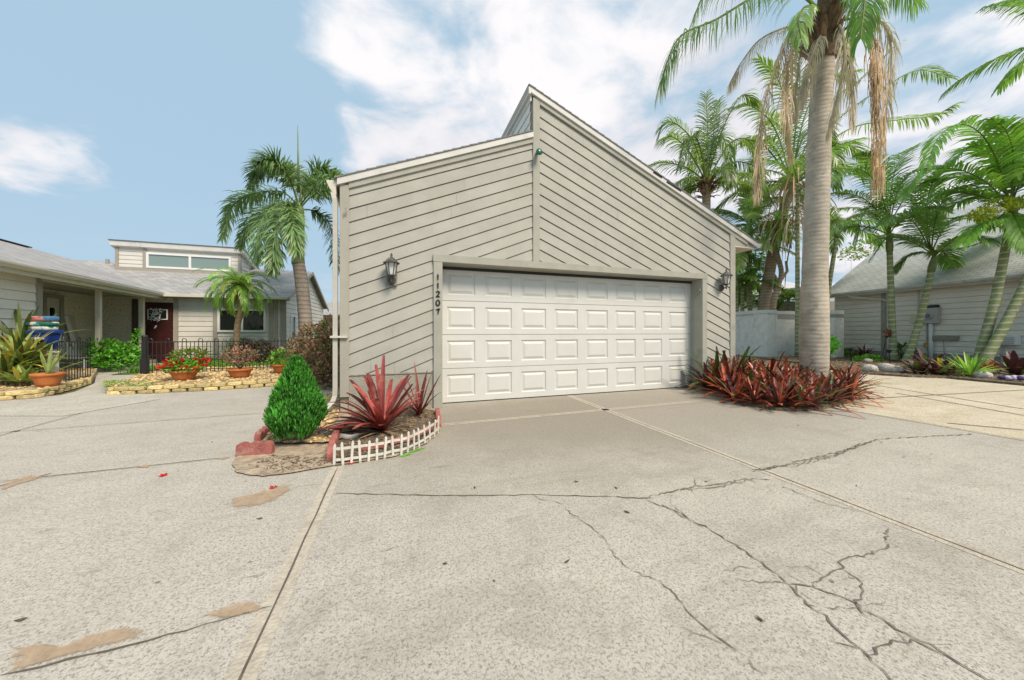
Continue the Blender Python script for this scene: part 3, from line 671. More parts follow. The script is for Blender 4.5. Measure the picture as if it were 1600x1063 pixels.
for k in range(4):
    z0, z1 = .012+k*SH+.0035, .012+(k+1)*SH-.0035; s = MB(); x0, x1 = DX0+.006, DX1-.006
    P = lambda x, z, dd=0: (x, DY+dd, z)
    xs = [x0]; cells = []
    for j in range(8):
        a = DX0+.015+j*SW+SW*.135; b = DX0+.015+(j+1)*SW-SW*.135; cells.append((a, b))
    za, zb = z0+SH*.17, z1-SH*.17
    s.face([P(x0,z0), P(x1,z0), P(x1,za), P(x0,za)]); s.face([P(x0,zb), P(x1,zb), P(x1,z1), P(x0,z1)])
    pe = x0
    for a, b in cells: s.face([P(pe,za), P(a,za), P(a,zb), P(pe,zb)]); pe = b
    s.face([P(pe,za), P(x1,za), P(x1,zb), P(pe,zb)])
    for a, b in cells:
        lv = [(0, 0), (.015, .016), (.028, .016), (.066, .001)]
        for (i0, d0), (i1, d1) in zip(lv[:-1], lv[1:]):
            A = [P(a+i0,za+i0,d0), P(b-i0,za+i0,d0), P(b-i0,zb-i0,d0), P(a+i0,zb-i0,d0)]; B = [P(a+i1,za+i1,d1), P(b-i1,za+i1,d1), P(b-i1,zb-i1,d1), P(a+i1,zb-i1,d1)]
            for q in range(4): s.face([A[q], A[(q+1) % 4], B[(q+1) % 4], B[q]])
        i, dd = lv[-1]; s.face([P(a+i,za+i,dd), P(b-i,za+i,dd), P(b-i,zb-i,dd), P(a+i,zb-i,dd)])
    s.face([P(x0,z1), P(x1,z1), P(x1,z1,.03), P(x0,z1,.03)]); s.face([P(x0,z0,.03), P(x1,z0,.03), P(x1,z0), P(x0,z0)])
    s.build('door_section', m_door, gd)
mb = MB(); mb.box(DX0+.01, DX1-.01, DY-.004, DY+.03, .001, .014); mb.build('bottom_seal', m_seal, gd)
# house number 1 1 2 0 7, top to bottom on the left casing
STR = {'1': [[(-.006,.5),(.0,.2),(-.004,-.5)]], '2': [[(-.28,.26),(-.15,.46),(.1,.48),(.25,.3),(.12,.05),(-.3,-.46)],[(-.3,-.44),(.0,-.36),(.33,-.46)]],
       '0': [[(.0,.5),(-.26,.25),(-.28,-.2),(-.05,-.5),(.22,-.3),(.28,.15),(.1,.45),(.0,.5)]], '7': [[(-.3,.36),(.0,.30),(.27,.46),(.1,.1),(.0,-.5)]]}
for i, ch in enumerate('11207'):
    mb = MB(); zc_ = 1.953-(1.953-1.443)*i/4; x_ = .517
    for st in STR[ch]:
        pts = [V3((x_+a*.088, YF-.049, zc_+b*.088)) for a, b in (spline([(p[0], p[1], 0) for p in st], 14) and [(q.x, q.y) for q in spline([(p[0], p[1], 0) for p in st], 14)])]
        ws = [.0095*(.6+.7*math.sin(math.pi*(j+1)/15)) for j in range(14)]
        for j in range(13):
            p, q = pts[j], pts[j+1]; t = (q-p).normalized(); s = V3((t.z, 0, -t.x))*1.0
            mb.hexa([p-s*ws[j], p+s*ws[j], q+s*ws[j+1], q-s*ws[j+1]]+[v+V3((0,-.006,0)) for v in (p-s*ws[j], p+s*ws[j], q+s*ws[j+1], q-s*ws[j+1])])
    mb.build('number_digit', m_black, gar)

def lantern(name, label, x, z, block):
    root = thing(name, label, 'wall lamp', (x, YF-.02, z), 'carriage lamps on the garage front')
    y = YF-.02
    if block:
        mb = MB(); mb.box(x-.075, x+.075, y-.03, y+.015, z-.185, z+.03); mb.build('mounting_block', m_lbox, root, bevel=.006)
    cy = y-.13
    mb = MB(); mb.lathe((0,0,0), [(0,-.002),(.05,-.002),(.058,.004),(.05,.016),(.03,.024),(0,.026)], 16)
    for i, v in enumerate(mb.v): mb.v[i] = V3((x+v.x, y-.028-v.z, z-.11+v.y*1.25))
    mb.build('backplate', m_lmet, root, True)
    mb = MB(); mb.tube(spline([(x,y-.05,z-.12),(x,y-.09,z-.125),(x,cy,z-.105),(x,cy,z-.06)], 10), .012, 8); mb.lathe((x,cy,z-.155), [(0,0),(.01,.005),(.014,.02),(.008,.035),(.008,.05)], 10); mb.build('arm', m_lmet, root, True)
    mb = MB(); N6 = 6; rb, rt, zb, zt = .048, .082, z-.055, z+.115
    mb.lathe((x,cy,zb), [(0,-.03),(.02,-.025),(.035,-.012),(.056,-.004),(.056,.006),(0,.006)], N6)
    for q in range(N6):
        a = 2*math.pi*q/N6; mb.beam((x+rb*math.cos(a),cy+rb*math.sin(a),zb), (x+rt*math.cos(a),cy+rt*math.sin(a),zt), .010, .010, (math.cos(a),math.sin(a),0))
    mb.build('cage', m_lmet, root)
    mb = MB(); mb.lathe((x,cy,0), [(rb*.9,zb+.004),(rt*.92,zt-.002)], N6); mb.build('glass', m_lgl, root)
    mb = MB(); mb.lathe((x,cy,zt), [(0,-.004),(.112,-.006),(.114,.004),(.088,.018),(.062,.05),(.034,.072),(.018,.08),(.012,.1),(.018,.112),(.008,.135),(0,.15)], 12); mb.build('cap', m_lmet, root)
lantern('wall_lantern', 'weathered lantern on a grey block at the left of the garage door', -.131, 1.985, True)
lantern('wall_lantern', 'dark lantern on a curved arm at the right of the garage door', 6.155, 2.14, False)
sp = thing('spot_lamp', 'small round green lamp high on the central trim board', 'lamp', (2.11, YF-.04, 4.07))
mb = MB(); mb.lathe((0,0,0), [(0,.03),(.022,.03),(.028,.01),(.036,-.03),(.052,-.065),(.054,-.085)], 16)
for i, v in enumerate(mb.v): mb.v[i] = V3((2.11+v.x, YF-.07+v.z*1.0, 4.06+v.y+v.z*.25))
mb.build('housing', m_green, sp, True)
mb = MB(); mb.lathe((0,0,0), [(.052,-.083),(.04,-.098),(.02,-.106),(0,-.108)], 16)
for i, v in enumerate(mb.v): mb.v[i] = V3((2.11+v.x, YF-.07+v.z, 4.06+v.y+v.z*.25))
mb.build('lens', m_green, sp, True)

# ------------------------------------------------------------------ bed at the left corner: edging, little fence, plants
def edging(label, p, q, h=.13, th=.055, lobes=3, lying=False, z=.0):
    p, q = V3((p.x,p.y,z)), V3((q.x,q.y,z)); u = (q-p); L = u.length; u.normalize(); v = V3((-u.y,u.x,0)); prof = [(0,0)]
    N = 8; r = L/lobes/2
    for k in range(lobes):
        for i in range(N+1):
            a = math.pi*(1-i/N); prof.append((L*(k+.5)/lobes+r*math.cos(a)*.985, h-r*.75+r*.75*math.sin(a)))
    prof.append((L,0)); mb = MB()
    if lying: mb.prism([p+u*x+v*y*1.0+V3((0,0,.012)) for x, y in prof], (0,0,th))
    else: mb.prism([p+u*x-v*th/2+V3((0,0,y)) for x, y in prof], v*th)
    return tag(mb.build('edging_brick', m_brick, None, False, .006), label, 'edging brick', 'scalloped red edging bricks round the bed')
edging('scalloped red edging brick standing alone at the left end of the bed', G(371,713), G(427,710), .125)
edging('red edging brick running back from the bed\'s left end, nearest piece', G(402,692), G(418,678), .10)
edging('red edging brick half hidden behind the green conifer at the bed\'s left edge', G(419,677), G(432,664), .10)
edging('red edging brick nearest the left end of the white picket fence', G(516,723), G(521,700), .125, lobes=2)
edging('red edging brick dividing pebbles from mulch, behind the one at the fence end', G(522,699), G(531,677), .12)
edging('red edging brick standing at the foot of the garage door casing', G(686,668), G(683,646), .11, lobes=2)
edging('flat pink edging brick lying behind the middle of the picket fence', G(560,712), G(606,706), .10, .03, lying=True, z=.03)
edging('flat pink edging brick lying just right of the fence middle', G(610,702), G(648,694), .10, .03, lying=True, z=.03)
edging('flat pink edging brick lying behind the right end of the picket fence', G(652,690), G(680,676), .10, .03, lying=True, z=.03)
fc = [G(*p) for p in [(522,728),(536,727),(549,725),(563,723),(576,721),(589,719),(601,717),(614,713),(627,711),(637,708),(647,703),(655,699),(664,694),(672,688),(679,683),(685,677)]]
pf = thing('picket_fence', 'tiny white plastic picket fence curving round the front of the bed', 'fence', tuple(fc[0]))
for i, p in enumerate(fc):
    mb = MB(); t = (fc[min(i+1,15)]-fc[max(i-1,0)]).normalized(); n = V3((-t.y,t.x,0)); w = .010; h = .195+rnd(-.008,.008); lean = t*rnd(-.012,.012)+n*rnd(-.008,.008)
    pr = [p-t*w, p+t*w, p+t*w+lean+V3((0,0,h-.014)), p+lean+V3((0,0,h)), p-t*w+lean+V3((0,0,h-.014))]; mb.prism([q-n*.004 for q in pr], n*.009); mb.build('picket', m_pick, pf)
for z in (.045, .14):
    mb = MB()
    for a, b in zip(fc[:-1], fc[1:]):
        n = V3((-(b-a).y, (b-a).x, 0)).normalized()*.009; e = (b-a)*.04; mb.beam(a+n+V3((0,0,z))-e, b+n+V3((0,0,z))+e, .007, .022)
    mb.build('rail', m_pick, pf)

def plant(name, label, cat, p, group=None): return thing(name, label, cat, (p.x, p.y, p.z), group)
# green conifer
p = G(462,690,.03); cf = plant('arborvitae', 'small bright green conical conifer in the bed at the driveway corner', 'conifer', p)
mb = MB(); mb.tube([p, p+V3((0,0,.5))], [.022,.008], 7); mb.build('trunk', m_stem, cf)
mb = MB()
def spray(p, d, l, a):
    s = d.cross(V3((rnd(-1,1), rnd(-1,1), rnd(-.3,.3)))).normalized()
    for sg, k in ((0, 1), (1, .7), (-1, .7)):
        dd = (d+s*sg*.7).normalized(); w = s.cross(dd).cross(dd) if sg else s
        w = dd.cross(s.cross(dd) if sg == 0 else s).normalized()
        q = p+d*l*.25*abs(sg); mb.strip([q, q+dd*l*k*.5, q+dd*l*k+V3((0,0,l*.06))], [l*.05, l*.085, l*.02], w, 0, a)
for lobe, n in (((V3((0,0,.0)), .90, .222), 9600), ((V3((-.10,.05,.03)), .66, .15), 3000), ((V3((.08,.07,.02)), .66, .15), 2600)):
    c, H, Rr = lobe
    cl = [(rnd(0,6.28), rnd(.05,.95), rnd(.78,1.14)) for _ in range(58)]
    for _ in range(n):
        az, hf, kk = random.choice(cl) if random.random() < .86 else (rnd(0,6.28), rnd(.03,.95), rnd(.85,1.0)); az += random.gauss(0,.13); hf = min(.99, max(.02, hf+random.gauss(0,.085)))
        r = Rr*min(1, .62+hf*1.5)*(1-max(0, hf-.3)/.7)**.66*kk*(rnd(.35,1)**.4)*1.12
        q = p+c+V3((r*math.cos(az), r*math.sin(az), .05+hf*(H-.13)))
        spray(q, V3((math.cos(az)*rnd(.15,.55), math.sin(az)*rnd(.15,.55), 1.2+rnd(-.35,.5))).normalized(), rnd(.03,.065), rnd(.0,1))
mb.build('foliage', m_conif, cf)
# red strap-leaved plants
p = G(598,676,.03); rp = plant('red_bromeliad', 'large red strap-leaved plant in the mulch behind the picket fence', 'plant', p)
mb = MB()
for az, el, l, w in [(200,25,.62,.03),(185,10,.70,.033),(172,6,.72,.034),(165,30,.66,.034),(150,42,.70,.034),(140,55,.72,.034),(128,62,.78,.032),(112,72,.80,.028),(95,85,.82,.026),(80,62,.66,.03),(62,58,.7,.032),(45,48,.62,.03),(30,62,.62,.03),(75,75,.7,.026),(250,52,.40,.034),(235,35,.42,.034),(215,50,.55,.034),(300,58,.35,.034),(270,72,.46,.034),(325,66,.44,.03),(350,60,.5,.03),(188,44,.62,.034),(176,56,.64,.032),(156,66,.66,.03),(10,50,.5,.03),(205,66,.55,.032),(280,44,.3,.036),(20,74,.62,.028),(195,18,.6,.03),(125,48,.7,.03),(178,24,.74,.034),(160,20,.66,.034),(168,34,.72,.032),(190,30,.66,.032),(148,54,.72,.032),(134,68,.76,.03),(118,60,.74,.03),(210,40,.5,.034),(240,44,.45,.034),(40,66,.66,.03),(52,44,.6,.03),(100,64,.74,.03)]:
    blade(mb, p+V3((rnd(-.03,.03),rnd(-.03,.03),.02)), R(az)-TH*.6+rnd(-.15,.15), R(el)*rnd(.78,1.0), l*1.02, w*1.05, rnd(.1,1.1), 0, rnd(.0,1), 7, .3, .5)
for az, el, l in [(198,3,.55),(180,2,.66),(225,4,.32),(300,8,.3),(340,20,.34)]:
    blade(mb, p+V3((0,0,.015)), R(az), R(el), l, .018, .15, 1, rnd(.3,.8), 6, .2, .1)
mb.build('leaves', [m_red, m_dry], rp)
p = G(655,650,.03); rp = plant('red_bromeliad', 'smaller thin-leaved dark red plant close to the garage door casing', 'plant', p)
mb = MB()
for az, el, l, w in [(170,72,.62,.018),(120,80,.70,.016),(60,70,.62,.018),(20,62,.6,.018),(5,50,.42,.018),(200,50,.42,.018),(150,58,.5,.018),(185,30,.4,.018),(30,78,.5,.017),(340,60,.38,.018),(270,50,.25,.018),(230,40,.3,.02),(310,44,.3,.018),(90,60,.5,.018),(10,75,.55,.018)]:
    blade(mb, p+V3((rnd(-.02,.02),rnd(-.02,.02),.01)), R(az), R(el), l, w*1.35, rnd(.05,.45), 0, rnd(0,.6), 6, .3, .15)
for az, el, l in [(160,64,.85),(140,84,.75)]: blade(mb, p, R(az), R(el), l, .006, .3, 1, .4, 7, .2, .3)
mb.build('leaves', [m_red, m_dry], rp)
# fallen things round the bed
mb = MB(); pts = spline([G(498,674,.05),G(520,678,.045),(G(545,684,.05)),G(560,680,.05)], 10); mb.tube(pts, [.02,.03,.032,.032,.032,.03,.03,.028,.026,.02], 8); tag(mb.build('drain_hose', mat('grey_hose', (.33,.33,.31), .7, .15, 20), None, True), 'short grey hose piece lying on the pebbles by the edging', 'hose')
for i, (px, py, lab) in enumerate([(549,724,'red petal dropped at the picket fence'), (255,743,'red petal on the left driveway slab by the long joint'), (427,762,'red petal beside the sand patch in front of the bed')]):
    mb = MB(); c = G(px,py,.006)
    for k in range(5): leaf(mb, c, V3((math.cos(k*1.26), math.sin(k*1.26), .35)).normalized(), .032, .8, 0, rnd(.3,.9))
    tag(mb.build('fallen_petal', m_flow), lab, 'petal', 'red petals dropped on the concrete')
mb = MB()
for k in range(5): leaf(mb, G(622+k*7, 713-k*2.5, .008), V3((1, .1+rnd(-.3,.3), .05)).normalized(), .09, .3, 0, rnd(.2,.8))
tag(mb.build('fallen_leaf', m_shrub), 'green leaves lying on the concrete below the picket fence', 'leaf')
mb = MB()
for (px, py) in [(960,760),(905,752),(985,802),(700,880),(770,905),(1340,760),(1100,752),(1250,665),(20,970),(400,810),(330,690),(530,700),(880,880),(1180,960),(740,760)]:
    c = G(px, py, .006); az = rnd(0,6.28); leaf(mb, c, V3((math.cos(az), math.sin(az), .1)).normalized(), rnd(.02,.05), .4, 0, rnd(0,.5))
tag(mb.build('leaf_litter', m_fib), 'scattered dry leaf bits on the driveway', 'leaf litter', kind='stuff')
# hedge behind the corner
p = G(492,612,.0); hd = plant('bronze_hedge', 'bronze and pink variegated shrub behind the garage corner', 'shrub', V3((-2.6,8.2,0)))
mb = MB(); lob = []
for (px, py, Z, r) in [(505,560,6.9,.50),(480,560,7.4,.42),(515,525,7.1,.40),(490,532,7.5,.42),(465,548,7.8,.34),(512,590,6.7,.42),(480,590,7.2,.42),(530,545,7.2,.5),(520,510,7.6,.3)]:
    q = W(px, py, Z); lob.append((q, (r*.82, r*.82, r*.8)))
shrub(mb, lob, 5200, .075, (0,0,0,1), tone=(.05,.95), wide=.55)
shrub(mb, [(V3((c.x,c.y,c.z+r[2]*.5)), (r[0]*.75, r[1]*.75, r[2]*.6)) for c, r in lob], 1300, .07, (1,1,0), tone=(.3,1), wide=.55)
mb.build('foliage', [m_hedge, m_hedgep], hd)
for c, r in lob:
    mb = MB(); mb.tube([V3((c.x+rnd(-.1,.1), c.y, 0)), c], [.02,.008], 6); mb.build('stem', m_stem, hd)

# ------------------------------------------------------------------ left garden
def block_wall(name, label, path, courses, bl=.24, h=.068, dp=.15):
    root = thing(name, label, 'edging wall', tuple(path[0])); mb = MB()
    for k in range(courses):
        t0 = .0 if k % 2 == 0 else bl*.5; seglen = [(b-a).length for a, b in zip(path[:-1], path[1:])]; tot = sum(seglen); s = -t0
        def at(s):
            s = max(0, min(tot-1e-4, s))
            for a, b, L in zip(path[:-1], path[1:], seglen):
                if s <= L: return a.lerp(b, s/L), (b-a).normalized()
                s -= L
            return path[-1], (path[-1]-path[-2]).normalized()
        while s < tot-.05:
            a, _ = at(s+.006); b, t = at(s+bl-.006); n = V3((t.y,-t.x,0)); j = rnd(-.008,.008)
            if (b-a).length > .05:
                z0, z1 = k*h+.002, (k+1)*h-.003; m = (a+b)/2; i = k*.012
                lo = [a-n*i, a+n*(-i+.0+j)+t*.01, m+n*(-i+.03+j), b+n*(-i+j)-t*.01, b-n*(dp), a-n*(dp)]
                mb.prism([V3((q.x,q.y,z0)) for q in lo[1:]], (0,0,z1-z0), 0, rnd(0,1))
            s += bl
    mb.build('block_course', m_yblock, root, False, .012); return root
wl = [G(*q) for q in [(165,617.5),(200,617),(260,614),(340,610),(400,606),(470,600)]]
block_wall('block_edging', 'low yellow split-block edging under the three terracotta pots', wl, 2)
wl2 = [G(*q) for q in [(-60,632),(0,626),(60,622.5),(100,613),(143,600)]]
block_wall('block_edging', 'curved yellow split-block edging at the far left beside the path', wl2, 2, h=.07)
def bed(name, pts, z, m):
    mb = MB(); b = [V3((q.x,q.y,.0)) for q in pts]; mb.prism(b, (0,0,z)); return struct(name, mb, m)
bedR = [q+V3((-.02,.11,0)) for q in wl]+[V3((-1.0,10.3,0)), V3((-2.6,11.4,0)), V3((-6.0,11.6,0)), G(220,592)]
bed('gravel_bed', bedR, .125, m_gravel)
bedL = [q+V3((-.06,.10,0)) for q in wl2]+[G(152,584), V3((-8.7,12.8,0)), V3((-14,12.8,0)), V3((-14,8.6,0))]
bed('gravel_bed', bedL, .125, m_gravel)
def in_poly(w, z):
    x0, x1 = min(p.x for p in w), max(p.x for p in w); y0, y1 = min(p.y for p in w), max(p.y for p in w)
    def f():
        for _ in range(500):
            x, y = rnd(x0,x1), rnd(y0,y1); r = False
            for a, b in zip(w, w[1:]+w[:1]):
                if (a.y > y) != (b.y > y) and x < (b.x-a.x)*(y-a.y)/(b.y-a.y)+a.x: r = not r
            if r: return V3((x,y,z))
        return w[0]
    return f
pebbles('garden_gravel', 'golden gravel in the beds behind the yellow block edging', in_poly(bedR, .125), 2600, (.018,.04), m_peb, .125)
pebbles('garden_gravel', 'golden gravel round the strappy plants at the far left', in_poly(bedL, .125), 1700, (.018,.04), m_peb, .125)
g = MB(); g.face([V3((-7.2,11.5,.02)), V3((2.0,11.5,.02)), V3((2.0,15.5,.02)), V3((-7.3,15.5,.02))]); struct('lawn', g, m_lawnb)
mb = MB(); fn = in_poly([V3((-7.1,11.6,0)), V3((-2.0,11.6,0)), V3((-2.0,15.2,0)), V3((-7.2,15.2,0))], .02)
for _ in range(5200):
    q = fn(); az = rnd(0,6.28); d_ = V3((math.cos(az)*.5, math.sin(az)*.5, 1)).normalized(); mb.strip([q, q+d_*rnd(.06,.13), q+d_*.16+V3((math.cos(az),math.sin(az),0))*.05], [.012,.010,.001], V3((-math.sin(az),math.cos(az),0)), 0, rnd(0,1))
tag(mb.build('lawn_grass', m_lawn), 'bright green grass in front of the left house', 'grass', kind='stuff')
g = MB(); q = G(185,604,.13)
for _ in range(500):
    c = G(rnd(165,235), rnd(597,606), .10); az = rnd(0,6.28); g.strip([c, c+V3((math.cos(az)*.05, math.sin(az)*.05, .05)), c+V3((math.cos(az)*.14, math.sin(az)*.14, .03))], [.01,.009,.001], V3((-math.sin(az),math.cos(az),0)), 0, rnd(0,1))
tag(g.build('creeping_grass', m_olive), 'low creeping grass spilling over the corner of the block edging', 'ground cover', kind='stuff')

# fences of black metal
def fence(label, a, b, n, h, hoop=True, post=None):
    a, b = V3(a), V3(b); root = thing('metal_fence', label, 'fence', tuple(a)); t = (b-a).normalized(); L = (b-a).length; sp = L/n
    for z, r in ((.09,.009), (h*.52,.010), (h-.09,.012)):
        mb = MB(); mb.beam(a+V3((0,0,z)), b+V3((0,0,z)), r*1.5, r*2); mb.build('rail', m_black, root)
    for i in range(0, n+1):
        p = a+t*(sp*i); mb = MB(); top = h-.09 if hoop else h-.05
        if i % 4 == 0 and i+1 <= n and hoop:
            r = sp/2; c = p+t*r; top = h
            mb.tube([p+V3((0,0,.02)), p+V3((0,0,h-.05))]+[c-t*r*math.cos(math.pi*k/8)+V3((0,0,h-.05+r*1.1*math.sin(math.pi*k/8))) for k in range(1,8)]+[p+t*sp+V3((0,0,h-.05)), p+t*sp+V3((0,0,.02))], .0085, 5)
            mb.build('hoop_picket', m_black, root)
        elif not (hoop and i % 4 == 1):
            mb.tube([p+V3((0,0,.02)), p+V3((0,0,h-.08))], .0075, 5); mb.build('picket', m_black, root)
    return root
fpost = V3((-5.80,10.25,.02)); fend = V3((-1.6,10.4,.12)); Hf = .86
fence('black hooped metal fence behind the terracotta pots', (-5.72,10.25,.12), fend, 52, .86)
fp_ = thing('gate_post', 'stout black square post beginning the hooped fence', 'post', tuple(fpost))
mb = MB(); mb.box(-5.84,-5.72,10.19,10.31,.0,.50); mb.build('sleeve', m_black, fp_, bevel=.006)
mb = MB(); mb.box(-5.82,-5.74,10.21,10.29,.5,.96); mb.lathe((-5.78,10.25,.96), [(.05,0),(.06,.02),(.045,.035),(.06,.06),(.05,.09),(0,.10)], 12); mb.build('post', m_black, fp_)
fence('open black metal gate leaf beside the far left pot', G(141,594,.04)+V3((0,0,0)), G(103,601,.08), 9, .95)
fence('black metal fence running back behind the strappy plants', G(100,597,.1), G(60,592,.1)+V3((-.4,.6,0)), 12, .92)

def pot(label, p, r, h, group='terracotta bowl pots'):
    root = thing('terracotta_pot', label, 'pot', tuple(p), group)
    mb = MB(); mb.lathe(p, [(0,0),(r*.62,0),(r*.72,h*.25),(r*.90,h*.72),(r*.93,h*.78),(r,h*.80),(r*1.02,h*.97),(r*.99,h),(r*.90,h*.99),(r*.86,h*.85)], 28); mb.build('bowl', m_terra, root, True)
    mb = MB(); mb.lathe(p, [(r*.87,h*.86),(r*.5,h*.88),(0,h*.89)], 20); mb.build('soil', m_soil, root); return root
def atz(px, py, z): return G(px, py, z)
pA = G(75,603.5,.14); pB = G(288,594,.13); pC = G(375,590,.13); pD = G(441,583,.13)
pot('terracotta bowl with upright green leaves at the far left', pA, .20, .24); pot('terracotta bowl of red flowers by the gate post', pB, .235, .205)
pot('terracotta bowl of thin reddish stems in front of the fence', pC, .23, .20); pot('terracotta bowl of yellow-green leaves next to the bronze shrub', pD, .22, .22)
q = pA+V3((0,0,.22)); a_ = plant('agave', 'pale green upright leaves in the far left terracotta bowl', 'plant', q); mb = MB()
for az, el, l in [(100,80,.62),(60,72,.55),(15,30,.7),(150,62,.45),(0,60,.6),(170,75,.55),(90,60,.4)]: blade(mb, q, R(az), R(el), l*.9, .024, .25, 0, rnd(.2,.9), 5, .3, .1)
mb.build('leaves', [m_olive], a_)
q = pB+V3((0,0,.2)); a_ = plant('crown_of_thorns', 'red flowering plant with yellow-green top in the bowl by the gate post', 'flowering plant', q)
mb = MB(); shrub(mb, [(q+V3((0,0,.08)), (.34,.28,.16))], 620, .065, (0,), wide=.5); mb.build('foliage', m_shrub, a_)
mb = MB(); shrub(mb, [(q+V3((.05,.08,.30)), (.34,.2,.14))], 420, .07, (0,), wide=.4); mb.build('upper_foliage', m_palmy, a_)
for _ in range(44):
    mb = MB(); az = rnd(0,6.28); rr = rnd(.18,.44); c = q+V3((rr*math.cos(az), rr*math.sin(az)*.7, rnd(.03,.22)))
    for k in range(9): leaf(mb, c, V3((rnd(-1,1), rnd(-1,1), rnd(-.2,1))).normalized(), rnd(.045,.075), .9, 0, rnd(.1,1))
    mb.build('flower', m_flow, a_)
q = pC+V3((0,0,.18)); a_ = plant('kalanchoe', 'pinkish brown twiggy plant in the middle terracotta bowl', 'plant', q)
mb = MB(); shrub(mb, [(q+V3((0,0,.3)), (.34,.3,.2))], 520, .05, (0,0,1), wide=.5, tone=(.2,1)); mb.build('foliage', [m_hedgep, m_hedge], a_)
for k in range(16):
    mb = MB(); az = k*.4; mb.tube([q, q+V3((.24*math.cos(az), .2*math.sin(az), .3))], .006, 4); mb.build('stem', m_stem, a_)
q = pD+V3((0,0,.18)); a_ = plant('potted_shrub', 'yellow-green leafy plant in the bowl beside the bronze shrub', 'plant', q)
mb = MB(); shrub(mb, [(q+V3((0,0,.2)), (.26,.22,.18))], 300, .08, (0,1), wide=.5); mb.build('foliage', [m_shrub, m_palmy], a_)

# strappy plants at the far left
lab = ['tall green strap-leaved plant left of the far left pot', 'yellow-tipped strap-leaved plant at the left edge', 'olive strap-leaved plant behind the far left pot', 'low strap-leaved clump at the edge of the left bed', 'tall strap-leaved clump under the blue bin']
for i, (px, py, n, l) in enumerate([(28,601,26,1.2),(8,603,24,1.1),(48,597,22,.95),(38,605,16,.6),(14,596,24,1.6)]):
    q = G(px, py, .12); a_ = plant('dracaena', lab[i], 'plant', q, 'strap-leaved plants in the left bed'); mb = MB()
    for k in range(3):
        c = q+V3((rnd(-.18,.18), rnd(-.15,.15), 0)); mb.tube([c, c+V3((0,0,l*rnd(.2,.6)))], .018, 6, 3)
        rosette(mb, c+V3((0,0,l*rnd(.1,.5))), n, l*.58, .030, (0,0,0,1,2), (.25,1.4), (.1,.8), 5, .08, .3)
    mb.build('leaves', [m_olive, m_ylw, m_bromg, m_stem], a_)
# bushes near the porch
def bush(name, label, spots, n, size, mats, mis=(0,), cat='shrub', wide=.5, grp=None, stem=True, tone=(.1,.95)):
    c0 = spots[0][0]; root = plant(name, label, cat, V3((c0.x, c0.y, 0)), grp); mb = MB(); shrub(mb, spots, n, size, mis, wide=wide, tone=tone); mb.build('foliage', mats, root)
    if stem:
        for c, r in spots:
            mb = MB(); mb.tube([V3((c.x+rnd(-.05,.05), c.y, 0)), V3(c)], [.016,.006], 5); mb.build('stem', m_stem, root)
    return root
bush('green_shrub', 'bright green leafy shrub between the porch post and the path', [(W(163,548,9.5),(.36,.34,.32)),(W(192,552,9.8),(.34,.34,.30)),(W(178,562,9.4),(.42,.34,.26)),(W(152,560,9.4),(.26,.26,.26))], 1500, .12, [m_shrub, m_tree], (0,0,0,1))
bush('green_shrub', 'upright light green shrub beside the front porch post', [(W(216,535,10.6),(.12,.12,.42)),(W(210,562,10.6),(.3,.25,.2))], 500, .09, [m_shrub], (0,))
bush('green_shrub', 'small green shrub behind the gate leaf', [(W(110,556,11),(.35,.3,.3)),(W(85,560,10.6),(.3,.3,.28))], 600, .1, [m_shrub, m_tree], (0,1))
bush('dark_red_shrub', 'dark maroon shrub behind the hooped fence', [(W(382,545,11.6),(.42,.35,.34)),(W(405,548,11.5),(.42,.35,.34)),(W(420,555,11.3),(.32,.3,.3)),(W(395,560,11.2),(.42,.3,.28))], 1900, .11, [m_dkred, m_tree], (0,0,0,1), wide=.35)
q = V3((-6.3,12.9,.0)); 
for px, lab_ in ((288,'straw-coloured dried grass clump left of the fence hoops'), (318,'pale feathery grass clump in front of the house wall')):
    q = G(px, 552, .02) if False else W(px, 556, 12.6); q.z = .02; a_ = plant('ornamental_grass', lab_, 'grass clump', q); mb = MB()
    for k in range(60): blade(mb, q, rnd(0,6.28), rnd(.7,1.5), rnd(.45,.95), .012, rnd(.3,1.4), 0, rnd(0,1), 5, .1, .1)
    mb.build('blades', m_straw, a_)
q = W(372, 560, 11.9); q.z = .02; a_ = plant('fountain_grass', 'fine green grass clump round the foot of the little date palm', 'grass clump', q); mb = MB()
for k in range(320): blade(mb, q+V3((rnd(-.2,.2),rnd(-.2,.2),0)), rnd(0,6.28), rnd(.5,1.5), rnd(.6,1.15), .009, rnd(.4,1.5), random.choice((0,0,1)), rnd(0,1), 5, .1, .1)
mb.build('blades', [m_palml, m_palmy], a_)

# ------------------------------------------------------------------ the left house
lh = thing('house', 'low grey house with a porch, dark red front door and clerestory windows', 'house', (-8.0,15.6,0))
MY = 15.6
# porch wing frame: eave line A -> B
EA, EB = V3((-7.2,9.03,0)), V3((-8.2,16.0,0)); wu = (EB-EA).normalized(); wv = V3((-wu.y, wu.x, 0))   # wv points left (away from the yard)
WP = lambda u, v, z=0: EA+wu*u+wv*v+V3((0,0,z))
def on_wing(px, v):                              # u where the view direction crosses the line at offset v
    d_ = ray(px); o = EA+wv*v; den = wu.x*d_.y-wu.y*d_.x
    return (-o.x*d_.y+o.y*d_.x)/den
u1 = on_wing(60, .40); uE = (MY-EA.y)/wu.y+.1
mb = MB(); lap(mb, WP(-1.2,.40), wu, -wv, [[(0,.2),(u1+1.2,.2),(u1+1.2,2.36),(0,2.36)]], .2); mb.face([WP(u1,.4,0), WP(u1,2.0,0), WP(u1,2.0,2.4), WP(u1,.4,2.4)]); mb.build('front_siding', mat('shade_lifted_wing_siding', (.80,.77,.69), .7, .06, 2, .15, 120), lh)  # brighter copy of the house siding, offsetting shade on the side turned from the sun
